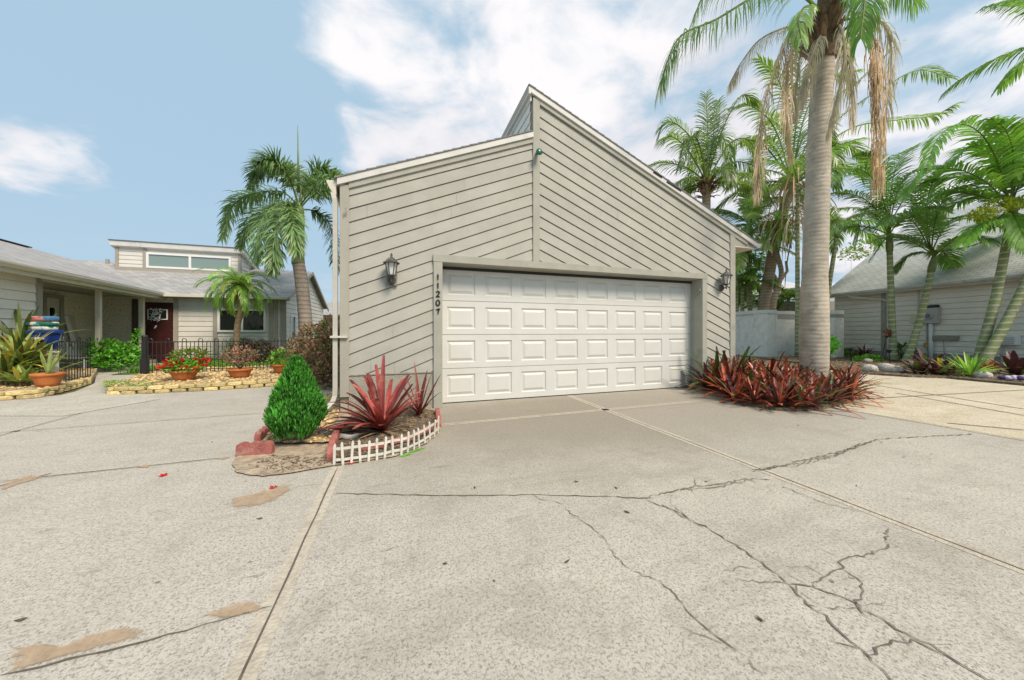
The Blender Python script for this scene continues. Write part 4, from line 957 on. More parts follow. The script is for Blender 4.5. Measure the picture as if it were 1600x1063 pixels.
mb = MB(); mb.frame(WP(u1-.09,.36), wu, wv, (0,0,1), 0,.14,0,.1,0,2.36); mb.build('corner_board', m_htrim, lh)
mb = MB(); lap(mb, WP(u1,2.0), wu, -wv, [[(0,.1),(uE-u1+1,.1),(uE-u1+1,2.42),(0,2.42)]], .19, lip=.012, gap=.008); mb.build('porch_wall', m_swood2, lh)
mb = MB(); mb.frame(WP(0,0), wu, wv, (0,0,1), u1,uE,.3,2.1,0,.12); mb.build('porch_floor', m_path, lh)
mb = MB(); mb.frame(WP(0,0), wu, wv, (0,0,1), -1.2,uE+.2,.06,2.4,2.38,2.42); mb.build('porch_ceiling', m_htrim, lh)
mb = MB(); mb.frame(WP(0,0), wu, wv, (0,0,1), -1.2,uE-.05,.05,.10,2.30,2.44); mb.build('fascia', m_gut, lh, bevel=.004)
mb = MB(); mb.frame(WP(0,0), wu, wv, (0,0,1), u1,uE-.05,.34,.46,2.31,2.38); mb.build('porch_beam', m_gut, lh)
mb = MB(); P_ = [(-.07,2.50),(-.07,2.46),(-.03,2.39),(.048,2.39),(.048,2.50)]; mb.prism([WP(-1.2,a,b) for a, b in P_], wu*(uE+1.15)); mb.build('gutter', m_gut, lh, bevel=.004)
for px, w in ((154,.10),(221.5,.12)):
    u = on_wing(px, .40); mb = MB(); mb.frame(WP(u,.40), wu, wv, (0,0,1), -w/2,w/2,-w/2,w/2,.12,2.31); mb.frame(WP(u,.40), wu, wv, (0,0,1), -w/2-.02,w/2+.02,-w/2-.02,w/2+.02,.12,.3); mb.build('porch_post', m_gut, lh, bevel=.004)
# pale side door with a window on the porch wall, and a dark recess beside it
def panel_door(o, ux, n, w, h, z, m, name, win=None, wm=m_dglass):
    o, ux, n = V3(o), V3(ux), V3(n); mb = MB(); mb.frame(o, ux, n, (0,0,1), 0,w,.0,.05,z,z+h); d_ = mb.build(name, m, lh)
    if win:
        x0, x1, z0, z1 = win; mb = MB(); mb.frame(o, ux, n, (0,0,1), x0,x1,.052,.06,z0,z1); mb.build('pane', wm, d_)
        mb = MB()
        for a in ((x0-.03,x0,z0-.03,z1+.03),(x1,x1+.03,z0-.03,z1+.03),(x0,x1,z0-.03,z0),(x0,x1,z1,z1+.03)): mb.frame(o, ux, n, (0,0,1), a[0],a[1],.05,.075,a[2],a[3])
        mb.build('pane_frame', m_white if m is not m_white else m_white, d_)
    return d_
ud = on_wing(66, 2.0)
ud2 = on_wing(88, 2.0); panel_door(WP(ud,1.99), wu, -wv, ud2-ud, 2.02, .12, mat('cream_door', (.60,.57,.46), .6, .05), 'side_door', ((ud2-ud)*.2,(ud2-ud)*.62,.8,1.85))
mb = MB(); mb.frame(WP(ud2,1.99), wu, -wv, (0,0,1), .0,.14,0,.08,.12,2.25); mb.frame(WP(ud2,1.99), wu, -wv, (0,0,1), ud-ud2-.12,ud-ud2,0,.08,.12,2.25); mb.frame(WP(ud2,1.99), wu, -wv, (0,0,1), ud-ud2,0,0,.08,2.14,2.25); mb.build('door_trim', m_htrim, lh)
# main front wall
X_D0, X_D1 = FY(226,500,MY).x, FY(271,500,MY).x
X_L, X_R = -11.2, -4.43
zt = 2.42
mb = MB(); xa = FY(279,500,MY).x; xb = FY(334,500,MY).x; xw0, xw1 = FY(341,480,MY).x, FY(416,480,MY).x
lap(mb, (0,MY,0), (1,0,0), (0,-1,0), [[(xa,.15),(xw0-.0,.15),(xw0,zt),(xa,zt)], [(xw0,.15),(xw1,.15),(xw1,1.12),(xw0,1.12)], [(xw0,2.02),(xw1,2.02),(xw1,zt),(xw0,zt)], [(xw1,.15),(X_R,.15),(X_R,zt),(xw1,zt)]], .19); mb.build('front_siding', m_swood, lh)
mb = MB(); lap(mb, (0,MY+.01,0), (1,0,0), (0,-1,0), [[(X_L,.1),(X_D0,.1),(X_D0,zt),(X_L,zt)], [(X_D0,2.2),(xa,2.2),(xa,zt),(X_D0,zt)]], .19, lip=.012); mb.face([(X_D1,MY,.1),(xa,MY,.1),(xa,MY,2.2),(X_D1,MY,2.2)]); mb.build('porch_wall', m_swood2, lh)
for px, w in ((276,.12),(337,.14),(424,.16),(432,.1),(443,.2)):
    x = FY(px,500,MY).x; mb = MB(); mb.box(x-w/2, x+w/2, MY-.045, MY+.02, .1, zt-.001); mb.build('trim_board', m_htrim, lh)
mb = MB(); x = FY(213,500,MY).x; mb.box(x-.10, x+.06, MY-.05, MY+.02, .1, 2.3); mb.build('trim_board', mat('dark_trim', (.09,.075,.06), .7), lh)
dr = panel_door((X_D0,MY-.0,0), (1,0,0), (0,-1,0), X_D1-X_D0, 2.08, .12, m_reddoor, 'front_door', ((X_D1-X_D0)*.18,(X_D1-X_D0)*.80,1.60,1.92))
cx = (X_D0+X_D1)/2
mb = MB()
for k in range(70):
    q = V3((cx-.03+rnd(-.13,.13), MY-.10, 1.72+rnd(-.17,.25))); leaf(mb, q, V3((rnd(-1,1), -.3, rnd(-1,1))).normalized(), .10, .5, 0, .5)
tag(mb.build('door_wreath', m_white), 'white wreath hanging on the dark red front door', 'wreath')
mb = MB(); mb.tube([(cx-.05,MY-.06,1.35),(cx-.05,MY-.10,1.30),(cx-.08,MY-.1,1.26)], .02, 6); mb.build('knocker', m_white, dr)
# picture window
def window(o, ux, n, w, h, z, parts=2, fr=.07, name='window', pm=m_dglass, root=lh):
    o, ux, n = V3(o), V3(ux), V3(n); mb = MB()
    for a in ((0,w,z,z+fr),(0,w,z+h-fr,z+h)): mb.frame(o, ux, n, (0,0,1), a[0],a[1],0,.07,a[2],a[3])
    for k in range(parts+1):
        x = (w-fr)*k/parts; mb.frame(o, ux, n, (0,0,1), x,x+fr,0,.068,z+fr,z+h-fr)
    wn = mb.build(name, m_white, root)
    for k in range(parts):
        x0 = (w-fr)*k/parts+fr; x1 = (w-fr)*(k+1)/parts; mb = MB(); mb.frame(o, ux, n, (0,0,1), x0,x1,.01,.03,z+fr,z+h-fr); mb.build('pane', pm, wn)
    return wn
window((xw0,MY,0), (1,0,0), (0,-1,0), xw1-xw0, .90, 1.12)
# gable side wall to the right
YB_ = 22.4; YR = (MY+YB_)/2; RS = .437; ZE = 2.5; ZR = ZE+RS*(YR-(MY-.35))
mb = MB(); lap(mb, (X_R,MY,0), (0,1,0), (1,0,0), [[(0,.15),(YB_-MY,.15),(YB_-MY,2.5),(YR-MY,ZR-.12),(0,2.5)]], .19)
mb.build('gable_wall', m_swood, lh)
window((X_R,MY+.55,0), (0,1,0), (1,0,0), .62, 1.05, .78, 1, .06)
mb = MB(); mb.box(X_R+.0, X_R+.03, YR+1.2, YR+1.5, 1.2, 1.5); mb.build('vent', m_htrim, lh)
# roofs
EY = MY-.40
mb = MB(); xr = X_R+.22; xl = -15.0
mb.uvquad((xl,EY,ZE),(xr,EY,ZE),(xr,YR,ZR),(xl,YR,ZR)); mb.uvquad((xr,YB_+.4,ZE),(xl,YB_+.4,ZE),(xl,YR,ZR),(xr,YR,ZR))
mb.build('roof', m_shing, lh)
mb = MB()
mb.prism([(xr-.02,EY,ZE-.15),(xr-.02,EY,ZE-.004),(xr-.02,YR,ZR-.004),(xr-.02,YR,ZR-.16)], (.04,0,0)); mb.prism([(xr-.02,YB_+.4,ZE-.15),(xr-.02,YR,ZR-.16),(xr-.02,YR,ZR-.004),(xr-.02,YB_+.4,ZE-.004)], (.04,0,0)); mb.build('rake_fascia', m_htrim, lh)
mb = MB(); mb.box(EB.x+.1, xr-.03, EY-.09, EY+.0, ZE-.11, ZE-.006); mb.build('gutter', m_gut, lh, bevel=.004)
mb = MB(); mb.box(EB.x-.1, xr-.03, EY+.002, MY, ZE-.13, ZE-.09); mb.build('soffit', m_htrim, lh)
WS = .375; a, b = WP(-1.2,-.07,2.51), WP(10.5,-.07,2.51); ZW = 2.51+WS*4.2
mb = MB(); mb.uvquad(a, b, b+wv*4.2+V3((0,0,ZW-2.51)), a+wv*4.2+V3((0,0,ZW-2.51))); mb.build('porch_roof', m_shing, lh)
mb = MB(); mb.beam(WP(-1.2,4.13,ZW), WP(8,4.13,ZW), .3, .03); mb.build('ridge_cap', mat('ridge_dark', (.05,.05,.05), .8), lh)
# clerestory
CY = 17.9; cx0, cx1 = FY(181,400,CY).x, FY(377,400,CY).x; zt0, zb0 = FY(250,391,CY).z, FY(280,432,CY).z
zb0 = ZE+RS*(CY-EY)
mb = MB(); wx0, wx1 = FY(230,400,CY).x, FY(362,400,CY).x
lap(mb, (0,CY,0), (1,0,0), (0,-1,0), [[(cx0,zb0),(wx0,zb0),(wx0,zt0),(cx0,zt0)], [(wx1,zb0),(cx1,zb0),(cx1,zt0),(wx1,zt0)], [(wx0,zt0-.14),(wx1,zt0-.14),(wx1,zt0),(wx0,zt0)]], .17)
lap(mb, (cx1,CY,0), (0,1,0), (1,0,0), [[(0,zb0-.5),(3.2,zb0+.5),(3.2,zt0-1.25),(0,zt0)]], .17)
mb.face([(cx0,CY,2.6),(cx0,CY,zt0),(cx0,CY+3.2,zt0-1.25),(cx0,CY+3.2,2.6)]); mb.build('clerestory_wall', m_swood, lh)
window((wx0,CY-.005,0), (1,0,0), (0,-1,0), wx1-wx0, zt0-.13-zb0-.10, zb0+.10, 2, .08, 'clerestory_window', glass('painted_sky_glass', (.20,.27,.25), .06))  # greenish sky reflection is put into the pane colour
mb = MB(); mb.box(cx0,cx1,CY-.06,CY-.02,zb0-.06,zb0+.10); mb.box(cx0,cx0+.1,CY-.05,CY-.022,zb0+.1,zt0); mb.box(cx1-.1,cx1,CY-.05,CY-.022,zb0+.1,zt0); mb.box(wx0-.12,wx0,CY-.05,CY-.022,zb0+.1,zt0); mb.build('trim_board', m_htrim, lh)
mb = MB(); F0 = lambda y: zt0-.38*(y-CY)
mb.prism([(cx0-.1,CY-.15,F0(CY-.15)),(cx0-.1,CY-.15,F0(CY-.15)+.2),(cx0-.1,CY+3.2,F0(CY+3.2)+.2),(cx0-.1,CY+3.2,F0(CY+3.2))], (cx1-cx0+.25,0,0)); mb.build('clerestory_roof', m_fascia, lh)
mb = MB(); mb.uvquad((cx0-.14,CY-.2,F0(CY-.2)+.206),(cx1+.19,CY-.2,F0(CY-.2)+.206),(cx1+.19,CY+3.3,F0(CY+3.3)+.206),(cx0-.14,CY+3.3,F0(CY+3.3)+.206)); mb.build('roof', m_shing, lh)
for px, py in ((182,417),(168,409)):
    q = W(px,py,14); mb = MB(); mb.tube([V3((q.x,q.y,q.z-.5)), V3((q.x,q.y,q.z+.1))], .06, 8); mb.build('roof_vent', m_htrim, lh)
# porch things
wl_ = thing('porch_lamp', 'round black ornament on the porch wall left of the front door', 'wall ornament', tuple(WP(on_wing(184,2.0),1.9,1.92)))
q = V3(wl_.location); mb = MB(); mb.lathe((q.x,q.y,q.z), [(0,-.2),(.1,-.18),(.19,-.07),(.2,.04),(.12,.16),(0,.2)], 12); mb.build('globe', m_black, wl_, True); mb = MB(); mb.beam(q, q+wv*.1, .08, .12); mb.build('bracket', m_black, wl_)
u = on_wing(127,1.75); mb = MB(); o_ = WP(u,1.70,.12); mb.prism([o_, o_+wu*.06, o_+wu*.06+wv*.25+V3((0,0,1.55)), o_+wv*.25+V3((0,0,1.55))], wv*.05-wu*.45); tag(mb.build('leaning_board', mat('cream_board', (.52,.48,.36), .7, .08), None), 'cream board with a dark edge leaning on the porch wall', 'board')
u = on_wing(118,1.7); mb = MB(); o_ = WP(u,1.6,.12); mb.prism([o_, o_+wu*.1, o_+wu*.1+wv*.3+V3((0,0,1.5)), o_+wv*.3+V3((0,0,1.5))], wv*.03-wu*.03); tag(mb.build('leaning_board', m_white, None), 'narrow pale board leaning on the porch wall left of the cream board', 'board')
ch = thing('porch_chair', 'white slatted low chair on the porch behind the gate leaf', 'chair', tuple(WP(on_wing(112,.9),.9,.12)))
o_ = V3(ch.location)
mb = MB()
for k in range(5): mb.prism([o_+wu*(-.26+k*.11)+V3((0,0,.3)), o_+wu*(-.16+k*.11)+V3((0,0,.3)), o_+wu*(-.16+k*.11)+wv*.35+V3((0,0,.95)), o_+wu*(-.26+k*.11)+wv*.35+V3((0,0,.95))], wv*.025)
mb.build('backrest', m_white, ch)
mb = MB(); mb.frame(o_, wu, wv, (0,0,1), -.27,.27,-.4,.1,.27,.31); mb.build('seat', m_white, ch)
for a in (-.26,.22):
    for b in (-.38,.1): mb = MB(); mb.frame(o_, wu, wv, (0,0,1), a,a+.05,b,b+.05,0,.27); mb.build('leg', m_white, ch)
# blue bin and folded cushions
bq = W(70,560,6.9); bq.z = .1
bn = thing('blue_bin', 'blue plastic tub with a wide rim on a white stand, carrying folded patterned cushions', 'tub', tuple(bq))
def fr(o, x0,x1,y0,y1,z0,z1, tx=0.0, mbx=None):
    a = V3((_c,-_s,0)); b = V3((_s,_c,0)); P = lambda x,y,z: o+a*x+b*y+V3((0,0,z)); m = mbx or MB()
    m.hexa([P(x0+tx,y0+tx,z0),P(x1-tx,y0+tx,z0),P(x1-tx,y1-tx,z0),P(x0+tx,y1-tx,z0),P(x0,y0,z1),P(x1,y0,z1),P(x1,y1,z1),P(x0,y1,z1)]); return m
fr(bq, -.11,.17,-.09,.1,.0,.64,.0).build('stand', m_white, bn, bevel=.01)
fr(bq, -.18,.20,-.11,.11,.64,1.0,.05).build('body', m_blue, bn, bevel=.015)
fr(bq, -.22,.24,-.135,.135,1.0,1.06,.008).build('rim', m_blue, bn, bevel=.01)
fr(bq, -.10,.12,-.125,-.09,.88,.92).build('handle', m_white, bn, bevel=.005)
fr(bq, -.08,.10,-.098,-.05,.76,.84).build('handle_recess', m_dark, bn)
def pattern(name, a, b, c, sc):
    m = bpy.data.materials.new(name); m.use_nodes = True; t = NT(m.node_tree); p = t.n['Principled BSDF']; tc = t.add('ShaderNodeTexCoord').outputs['Object']
    v = t.add('ShaderNodeTexVoronoi', {'Vector': tc, 'Scale': sc}).outputs['Distance']; n = t.noise(tc, sc*.9, 3)
    col = t.mix(t.ramp(v, .32, .40), a, b); col = t.mix(t.ramp(n, .55, .6), col, c); t.l.new(col, p.inputs['Base Color']); p.inputs['Roughness'].default_value = .85; return m
for k, (lab_, z0, z1, x0, x1, m_) in enumerate([('green patterned folded cushion at the bottom of the stack on the bin', 1.06,1.15,-.16,.18, pattern('green_print',(.02,.16,.09),(.55,.58,.5),(.03,.3,.28),7)),
        ('green and white folded cushion in the middle of the stack', 1.15,1.25,-.32,.19, pattern('leaf_print',(.60,.62,.55),(.02,.13,.08),(.05,.35,.35),6)), ('red floral folded cushion on top of the stack', 1.25,1.36,-.28,.20, pattern('red_print',(.62,.10,.08),(.62,.2,.16),(.05,.16,.3),5))]):
    c = fr(bq, x0,x1,-.10,.10,z0,z1); o = c.build('folded_cushion', m_, None, True, .035); tag(o, lab_, 'cushion', 'folded cushions on the blue bin')
# a further roof seen past the gable
fh = thing('far_house', 'small far grey roof and wall beyond the left house gable', 'house', (-6.0,33,0)); q0, q1 = W(502,483,30), W(560,483,30)
mb = MB(); mb.prism([V3((q0.x,q0.y,0)), V3((q1.x+3,q1.y,0)), V3((q1.x+3,q1.y,2.7)), V3((q0.x,q0.y,2.7))], (0,5,0)); mb.build('wall', m_htrim, fh)
mb = MB(); mb.uvquad((q0.x-.5,q0.y-.5,2.6),(q1.x+4,q1.y-.5,2.6),(q1.x+4,q1.y+5,4.2),(q0.x-.5,q0.y+5,4.2)); mb.build('roof', m_shing, fh)
mb = MB(); mb.box(q0.x-.3,q0.x+.0,q0.y-.46,q0.y-.2,0,2.5); mb.build('trim_board', m_white, fh)

# ------------------------------------------------------------------ right side: courtyard wall, gate, right house
cw = thing('courtyard_wall', 'white stucco courtyard wall with a corner pier beyond the garage', 'wall', (15.6,10.4,0))
mb = MB(); mb.box(15.32,15.90,10.40,10.98,0,1.93); mb.build('corner_pier', m_wallw, cw, bevel=.01)
mb = MB(); mb.prism([V3((15.36,10.98,0)), V3((15.62,10.98,0)), V3((17.9,20,0)), V3((17.64,20,0))], (0,0,1.93)); mb.build('wall_panel', m_wallw, cw)
mb = MB(); mb.prism([V3((15.30,10.36,0)), V3((15.94,10.36,0)), V3((15.94,11.0,0)), V3((15.72,11.0,0)), V3((18.0,20,0)), V3((17.6,20,0)), V3((15.30,11.0,0))], (0,0,.17))
for v in mb.v: v.z += 1.932
mb.build('coping', mat('white_coping', (.66,.65,.61), .85, .05, 4, .3, 50), cw, bevel=.01)
mb = MB(); mb.prism([V3((15.90,10.50,0)), V3((17.9,10.35,0)), V3((17.9,10.6,0)), V3((15.90,10.75,0))], (0,0,1.9)); mb.build('wall_panel', m_wallw, cw)
mb = MB(); mb.prism([V3((15.945,10.47,1.905)), V3((17.95,10.32,1.905)), V3((17.95,10.65,1.905)), V3((15.945,10.8,1.905))], (0,0,.16)); mb.build('coping', mat('white_coping_return', (.62,.61,.57), .85, .05, 4, .3, 50), cw, bevel=.01)
mb = MB(); mb.prism([V3((15.91,10.49,1.70)), V3((17.9,10.34,1.70)), V3((17.9,10.36,1.70)), V3((15.91,10.51,1.70))], (0,0,.19)); mb.build('grey_band', m_band, cw)
mb = MB(); mb.box(15.90,15.99,10.40,10.47,0,2.08); mb.build('drain_pipe', m_wallw, cw)
gp = thing('gate_pier', 'white stucco pier with a grey band beside the black gate', 'pier', (17.4,9.2,0))
a, b = FY(1298,500,10.1), FY(1319,500,10.1)
mb = MB(); mb.box(17.08,17.72,8.9,9.5,0,1.72); mb.box(17.08,17.72,8.9,9.5,1.87,2.03); mb.build('shaft', m_wallw, gp); mb = MB(); mb.box(17.076,17.724,8.896,9.504,1.722,1.868); mb.build('band', m_band, gp)
gt = thing('courtyard_gate', 'black metal gate between the courtyard wall and the banded pier', 'gate', (17.3,9.8,0))
ga, gb = V3((17.62,10.28,0)), V3((17.14,9.56,0))
for k in range(8):
    q = ga.lerp(gb, k/7.6); mb = MB(); mb.box(q.x-.016,q.x+.016,q.y-.016,q.y+.016,.05,1.95); mb.build('bar', m_black, gt)
for z in (.15,1.0,1.85): mb = MB(); mb.beam(ga+V3((-.03,0,z)), gb+V3((-.03,0,z)), .03, .04); mb.build('rail', m_black, gt)
mb = MB(); mb.box(gb.x-.04,gb.x+.04,gb.y-.05,gb.y+.03,0,2.02); mb.box(gb.x-.10,gb.x-.04,gb.y-.02,gb.y+.0,1.45,1.5); mb.build('gate_post', m_black, gt)

rh = thing('house', 'grey lap-sided house wall under a steep shingle roof on the right', 'house', (18.5,4.8,0))
B0, B1 = V3((18.50,4.84,0)), V3((19.55,10.0,0)); ru = (B1-B0).normalized(); rn = V3((-ru.y, ru.x, 0))       # rn points to the driveway
RP = lambda u, v, z=0: B0+ru*u+rn*v+V3((0,0,z))
U0, U1 = -7.0, 5.45
mb = MB(); lap(mb, RP(U0,0), ru, rn, [[(0,.32),(U1-U0,.32),(U1-U0,2.78),(0,2.78)]], .195, lip=.03, gap=.026); mb.build('lap_siding', mat('shade_lifted_siding', (.82,.775,.67), .7, .05, 2, .15, 120), rh)  # siding colour lightened to make up for the shade on this wall
mb = MB(); mb.frame(RP(0,0), ru, rn, (0,0,1), U0,U1,-.1,-.002,0,.318); mb.build('foundation', m_stucco, rh)
mb = MB(); mb.frame(RP(0,0), ru, rn, (0,0,1), U0,U1,.0,.38,2.785,2.80); mb.build('soffit', m_soff, rh)
mb = MB(); mb.frame(RP(0,0), ru, rn, (0,0,1), U0,U1+.2,.36,.40,2.72,2.88); mb.build('fascia', m_gut, rh)
mb = MB(); P_ = [(.40,2.76),(.46,2.77),(.52,2.83),(.52,2.90),(.402,2.90)]; mb.prism([RP(U0,p,q) for p, q in P_], ru*(U1-U0+.2)); mb.build('gutter', m_fascia, rh, bevel=.004)
RSL, RD = .74, 5.2
e0, e1 = RP(U0,.44,2.895), RP(U1+.25,.44,2.895); up = -rn*RD+V3((0,0,RD*RSL))
mb = MB(); mb.uvquad(e1, e0, e0+up, e1+up) ; mb.uvquad(e0+up, e1+up, e1+up-rn*RD-V3((0,0,RD*RSL)), e0+up-rn*RD-V3((0,0,RD*RSL))); mb.build('roof', shingle('pale_grey_shingle', (.56,.58,.575), (.70,.715,.70)), rh)
mb = MB(); mb.face([RP(U1,0,0), RP(U1,-10,0), RP(U1,-10,2.8), RP(U1,-RD,2.8+RD*RSL-.1), RP(U1,0,2.8)]); mb.build('gable_wall', m_swood, rh)
mb = MB(); un = lambda px, v=0.0: (lambda d_, o: (-o.x*d_.y+o.y*d_.x)/(ru.x*d_.y-ru.y*d_.x))(ray(px), B0+rn*v)
u = un(1390); mb.tube([RP(u+1.2,.46,2.78), RP(u+1.1,.42,2.68), RP(u+.15,.12,2.48), RP(u,.07,2.38), RP(u,.07,.1)], .055, 4); mb.build('downspout', m_gut, rh)
mb = MB(); mb.frame(RP(u,0), ru, rn, (0,0,1), .1,.26,.024,.045,.1,2.78); mb.build('trim_board', m_trim, rh)
def on_wall(px, py, v=.06): # height on the right wall seen at a pixel
    d_ = ray(px, py); u_ = un(px, v); q = RP(u_, v); t = q.x/d_.x; return u_, CH+d_.z*t
u, z = on_wall(1456,494); mb = MB()
mt = thing('electric_meter', 'grey electric meter box with a round dial on the right house wall', 'meter box', tuple(RP(u,.0,z)))
mb.frame(RP(u,0,z), ru, rn, (0,0,1), -.22,.22,.024,.2,-.28,.30); mb.build('cabinet', m_grey, mt, bevel=.012)
mb = MB(); mb.tube([RP(u,.2,z+.0), RP(u,.27,z+.0)], [.13,.12], 16); mb.build('dial', m_grey, mt); mb = MB(); mb.tube([RP(u,.27,z), RP(u,.285,z)], [.085,.08], 16); mb.build('dial_glass', m_dglass, mt)
mb = MB(); mb.tube([RP(u,.1,z-.28), RP(u,.1,.0)], .06, 10); mb.build('conduit', m_white, mt, True)
mb = MB(); mb.tube([RP(u+.14,.06,z-.28), RP(u+.14,.06,.0)], .028, 8); mb.build('cable', m_grey, mt)
mb = MB(); mb.frame(RP(u,0,z+.36), ru, rn, (0,0,1), -.2,.14,.03,.14,-.055,.05); mb.build('floodlight', m_black, mt, bevel=.02)
u, z = on_wall(1435,498); mb = MB(); mb.frame(RP(u,0,z), ru, rn, (0,0,1), -.16,.2,.024,.13,-.17,.17); bx = mb.build('utility_box', m_beige, None, False, .01); tag(bx, 'small cream utility box left of the grey electric meter', 'utility box')
mb = MB(); mb.tube([RP(u,.06,z+.17), RP(u,.06,2.78)], .022, 8); o = mb.build('cable', m_grey, None); o.parent = bx
u, z = on_wall(1477,528); mb = MB(); mb.frame(RP(u,0,z), ru, rn, (0,0,1), -.34,.3,.024,.14,-.09,.09); bx = mb.build('utility_box', mat('taupe_box', (.30,.28,.23), .6), None, False, .01); tag(bx, 'flat taupe box low on the wall right of the electric meter', 'utility box')
mb = MB(); mb.tube([RP(u+.05,.06,z-.09), RP(u+.0,.08,.0)], .015, 6); o = mb.build('cable', m_grey, None); o.parent = bx
u, z = on_wall(1455,540); mb = MB(); mb.frame(RP(u+.1,0,z), ru, rn, (0,0,1), -.09,.09,.024,.11,-.1,.1); tag(mb.build('outlet_box', mat('brass_box', (.40,.29,.12), .5), None, False, .01), 'small ochre outlet box below the electric meter', 'outlet box')
u, z = on_wall(1566,532); vb = thing('wall_vent', 'white louvred vent box low on the right house wall behind the double palm', 'vent', tuple(RP(u,0,z)))
mb = MB(); mb.frame(RP(u,0,z), ru, rn, (0,0,1), -.36,.30,.024,.22,-.14,.15); mb.build('hood', m_white, vb, bevel=.01)
for k in range(4): mb = MB(); mb.frame(RP(u,0,z), ru, rn, (0,0,1), -.32,.26,.222,.235,-.10+k*.06,-.075+k*.06); mb.build('louvre', m_grey, vb)
mb = MB(); mb.tube([RP(u,.08,z-.14), RP(u,.08,.0)], .022, 8); mb.build('cable', m_grey, vb)
# small house beyond the courtyard wall
nh = thing('house', 'pale grey house with a white roof edge beyond the courtyard wall', 'house', (20,22,0))
n0, n1 = W(1120,470,20), W(1192,470,20); mb = MB(); t_ = (V3((n1.x,n1.y,0))-V3((n0.x,n0.y,0))).normalized(); nn = V3((t_.y,-t_.x,0))
lap(mb, V3((n0.x,n0.y,0))-t_*3, t_, nn, [[(0,0),((n1-n0).length+3.0,0),((n1-n0).length+3.0,4.0),(0,4.0)]], .22); mb.build('wall', m_swood, nh)
m0, m1 = W(1190,470,21), W(1330,470,21); mb = MB(); mb.prism([V3((m0.x,m0.y,0)), V3((m1.x,m1.y,0)), V3((m1.x,m1.y,3.05)), V3((m0.x,m0.y,3.05))], (1,2.6,0)); mb.build('porch_wall', m_htrim, nh)
mb = MB(); f0, f1 = W(1180,468,19.6), W(1330,468,19.6)
mb.prism([V3((f0.x,f0.y,3.0)), V3((f1.x,f1.y,3.0)), V3((f1.x,f1.y,3.25)), V3((f0.x,f0.y,3.25))], (.06,.2,0)); mb.build('fascia', m_white, nh)
mb = MB(); mb.uvquad((f0.x-.05,f0.y-.1,3.26),(f1.x,f1.y-.1,3.26),(f1.x+1.5,f1.y+5,5.0),(f0.x+1.5,f0.y+5,5.0)); mb.build('roof', shingle('bleached_shingle', (.55,.56,.56), (.66,.67,.67)), nh)

# right garden bed
rb = [G(*q) for q in [(1328,585),(1360,586),(1420,590),(1480,592),(1540,598),(1600,603.5),(1680,611)]]
bedG = rb+[RP(-4,.0,0), RP(U1,.02,0), V3((19.2,9.9,0)), V3((14.2,9.9,0)), V3((13.2,7.5,0))]
mb = MB(); cen = sum(bedG, V3())/len(bedG); mb.prism([V3((q.x,q.y,.002)) for q in bedG], (0,0,.05)); struct('garden_bed', mb, m_soil)
mb = MB(); fn = in_poly([V3((q.x,q.y,0)) for q in bedG], .055)
for _ in range(2600):
    q = fn(); az = rnd(0,6.28); leaf(mb, q+V3((0,0,rnd(0,.02))), V3((math.cos(az), math.sin(az), rnd(-.1,.3))).normalized(), rnd(.04,.12), .4, random.choice((0,0,1)), rnd(.1,1))
tag(mb.build('bed_mulch', [m_dry, m_fib]), 'brown mulch and leaf litter under the right-hand palms', 'mulch', kind='stuff')
for i, (px, py, r, lab_) in enumerate([(1359,580,.17,'pale rock at the bed edge nearest the big palm'), (1384,578,.17,'dark-streaked pale rock left of the leaning palm'), (1396,581,.16,'low pale rock touching the dark-streaked one'), (1356,566,.12,'small pale rock behind the nearest bed-edge rock'), (1535,590,.14,'pale flat rock in front of the double palm')]):
    q = G(px, py, .06); mb = MB(); mb.blob((q.x,q.y,.06+r*.35), (r*1.3,r,r*.75), 0, .5, 10, .22, i); tag(mb.build('garden_rock', m_rock, None, True), lab_, 'rock', 'pale rocks along the garden bed')
for px, py, lab_ in [(1331,565,'black solar light between the white pier and the palms'), (1391,569,'leaning black solar light in front of the leftmost ringed palm'), (1284,562,'black solar light beside the bright green bush')]:
    q = G(px, py, .05); sl = thing('solar_light', lab_, 'garden light', tuple(q), 'solar path lights'); t_ = V3((rnd(-.12,.02), 0, .38))
    mb = MB(); mb.tube([q, q+t_], .014, 6); mb.build('stake', m_black, sl); c = q+t_; mb = MB(); mb.lathe(c, [(0,.0),(.05,.0),(.06,.07),(.11,.085),(.11,.10),(0,.115)], 10); mb.build('head', m_black, sl)
q = G(1376,565,.05); so = thing('garden_spinner', 'rusty leaf-shaped wind spinner on a thin stake by the siding', 'ornament', tuple(q)); tq = W(1387,520, (q-V3((0,0,CH))).dot(V3((_s,_c,0))))
mb = MB(); mb.tube([q, tq], .011, 6); mb.build('stake', m_black, so)
mb = MB()
for k in range(7): leaf(mb, tq+V3((0,0,-.02)), V3((math.cos(k*.9)*_c, -math.cos(k*.9)*_s, math.sin(k*.9))).normalized(), .2, .7, k % 2, .5)
mb.build('blades', [mat('rust_copper', (.30,.11,.05), .5, .3, 9, metal=.3), m_black], so)
q = G(1586,594,.06); mb = MB()
for k in range(9):
    c = q+V3((rnd(-.22,.28), rnd(-.08,.08), .05)); mb.blob(c, (rnd(.08,.15), rnd(.06,.1), rnd(.03,.07)), k % 3 == 0, .5, 7, .3, rnd(0,3))
tag(mb.build('crumpled_cloth', [mat('lilac_cloth', (.56,.46,.58), .8, .1, 10), mat('indigo_cloth', (.06,.04,.14), .8)], None, True), 'crumpled lilac and dark cloth lying at the edge of the bed', 'cloth')
def ros(name, label, px, py, n, l, w, mis, mats, z=.05, **kw):
    q = G(px, py, z); a_ = plant(name, label, 'plant', q); mb = MB(); rosette(mb, q, n, l, w, mis, **kw); mb.build('leaves', mats, a_); return a_
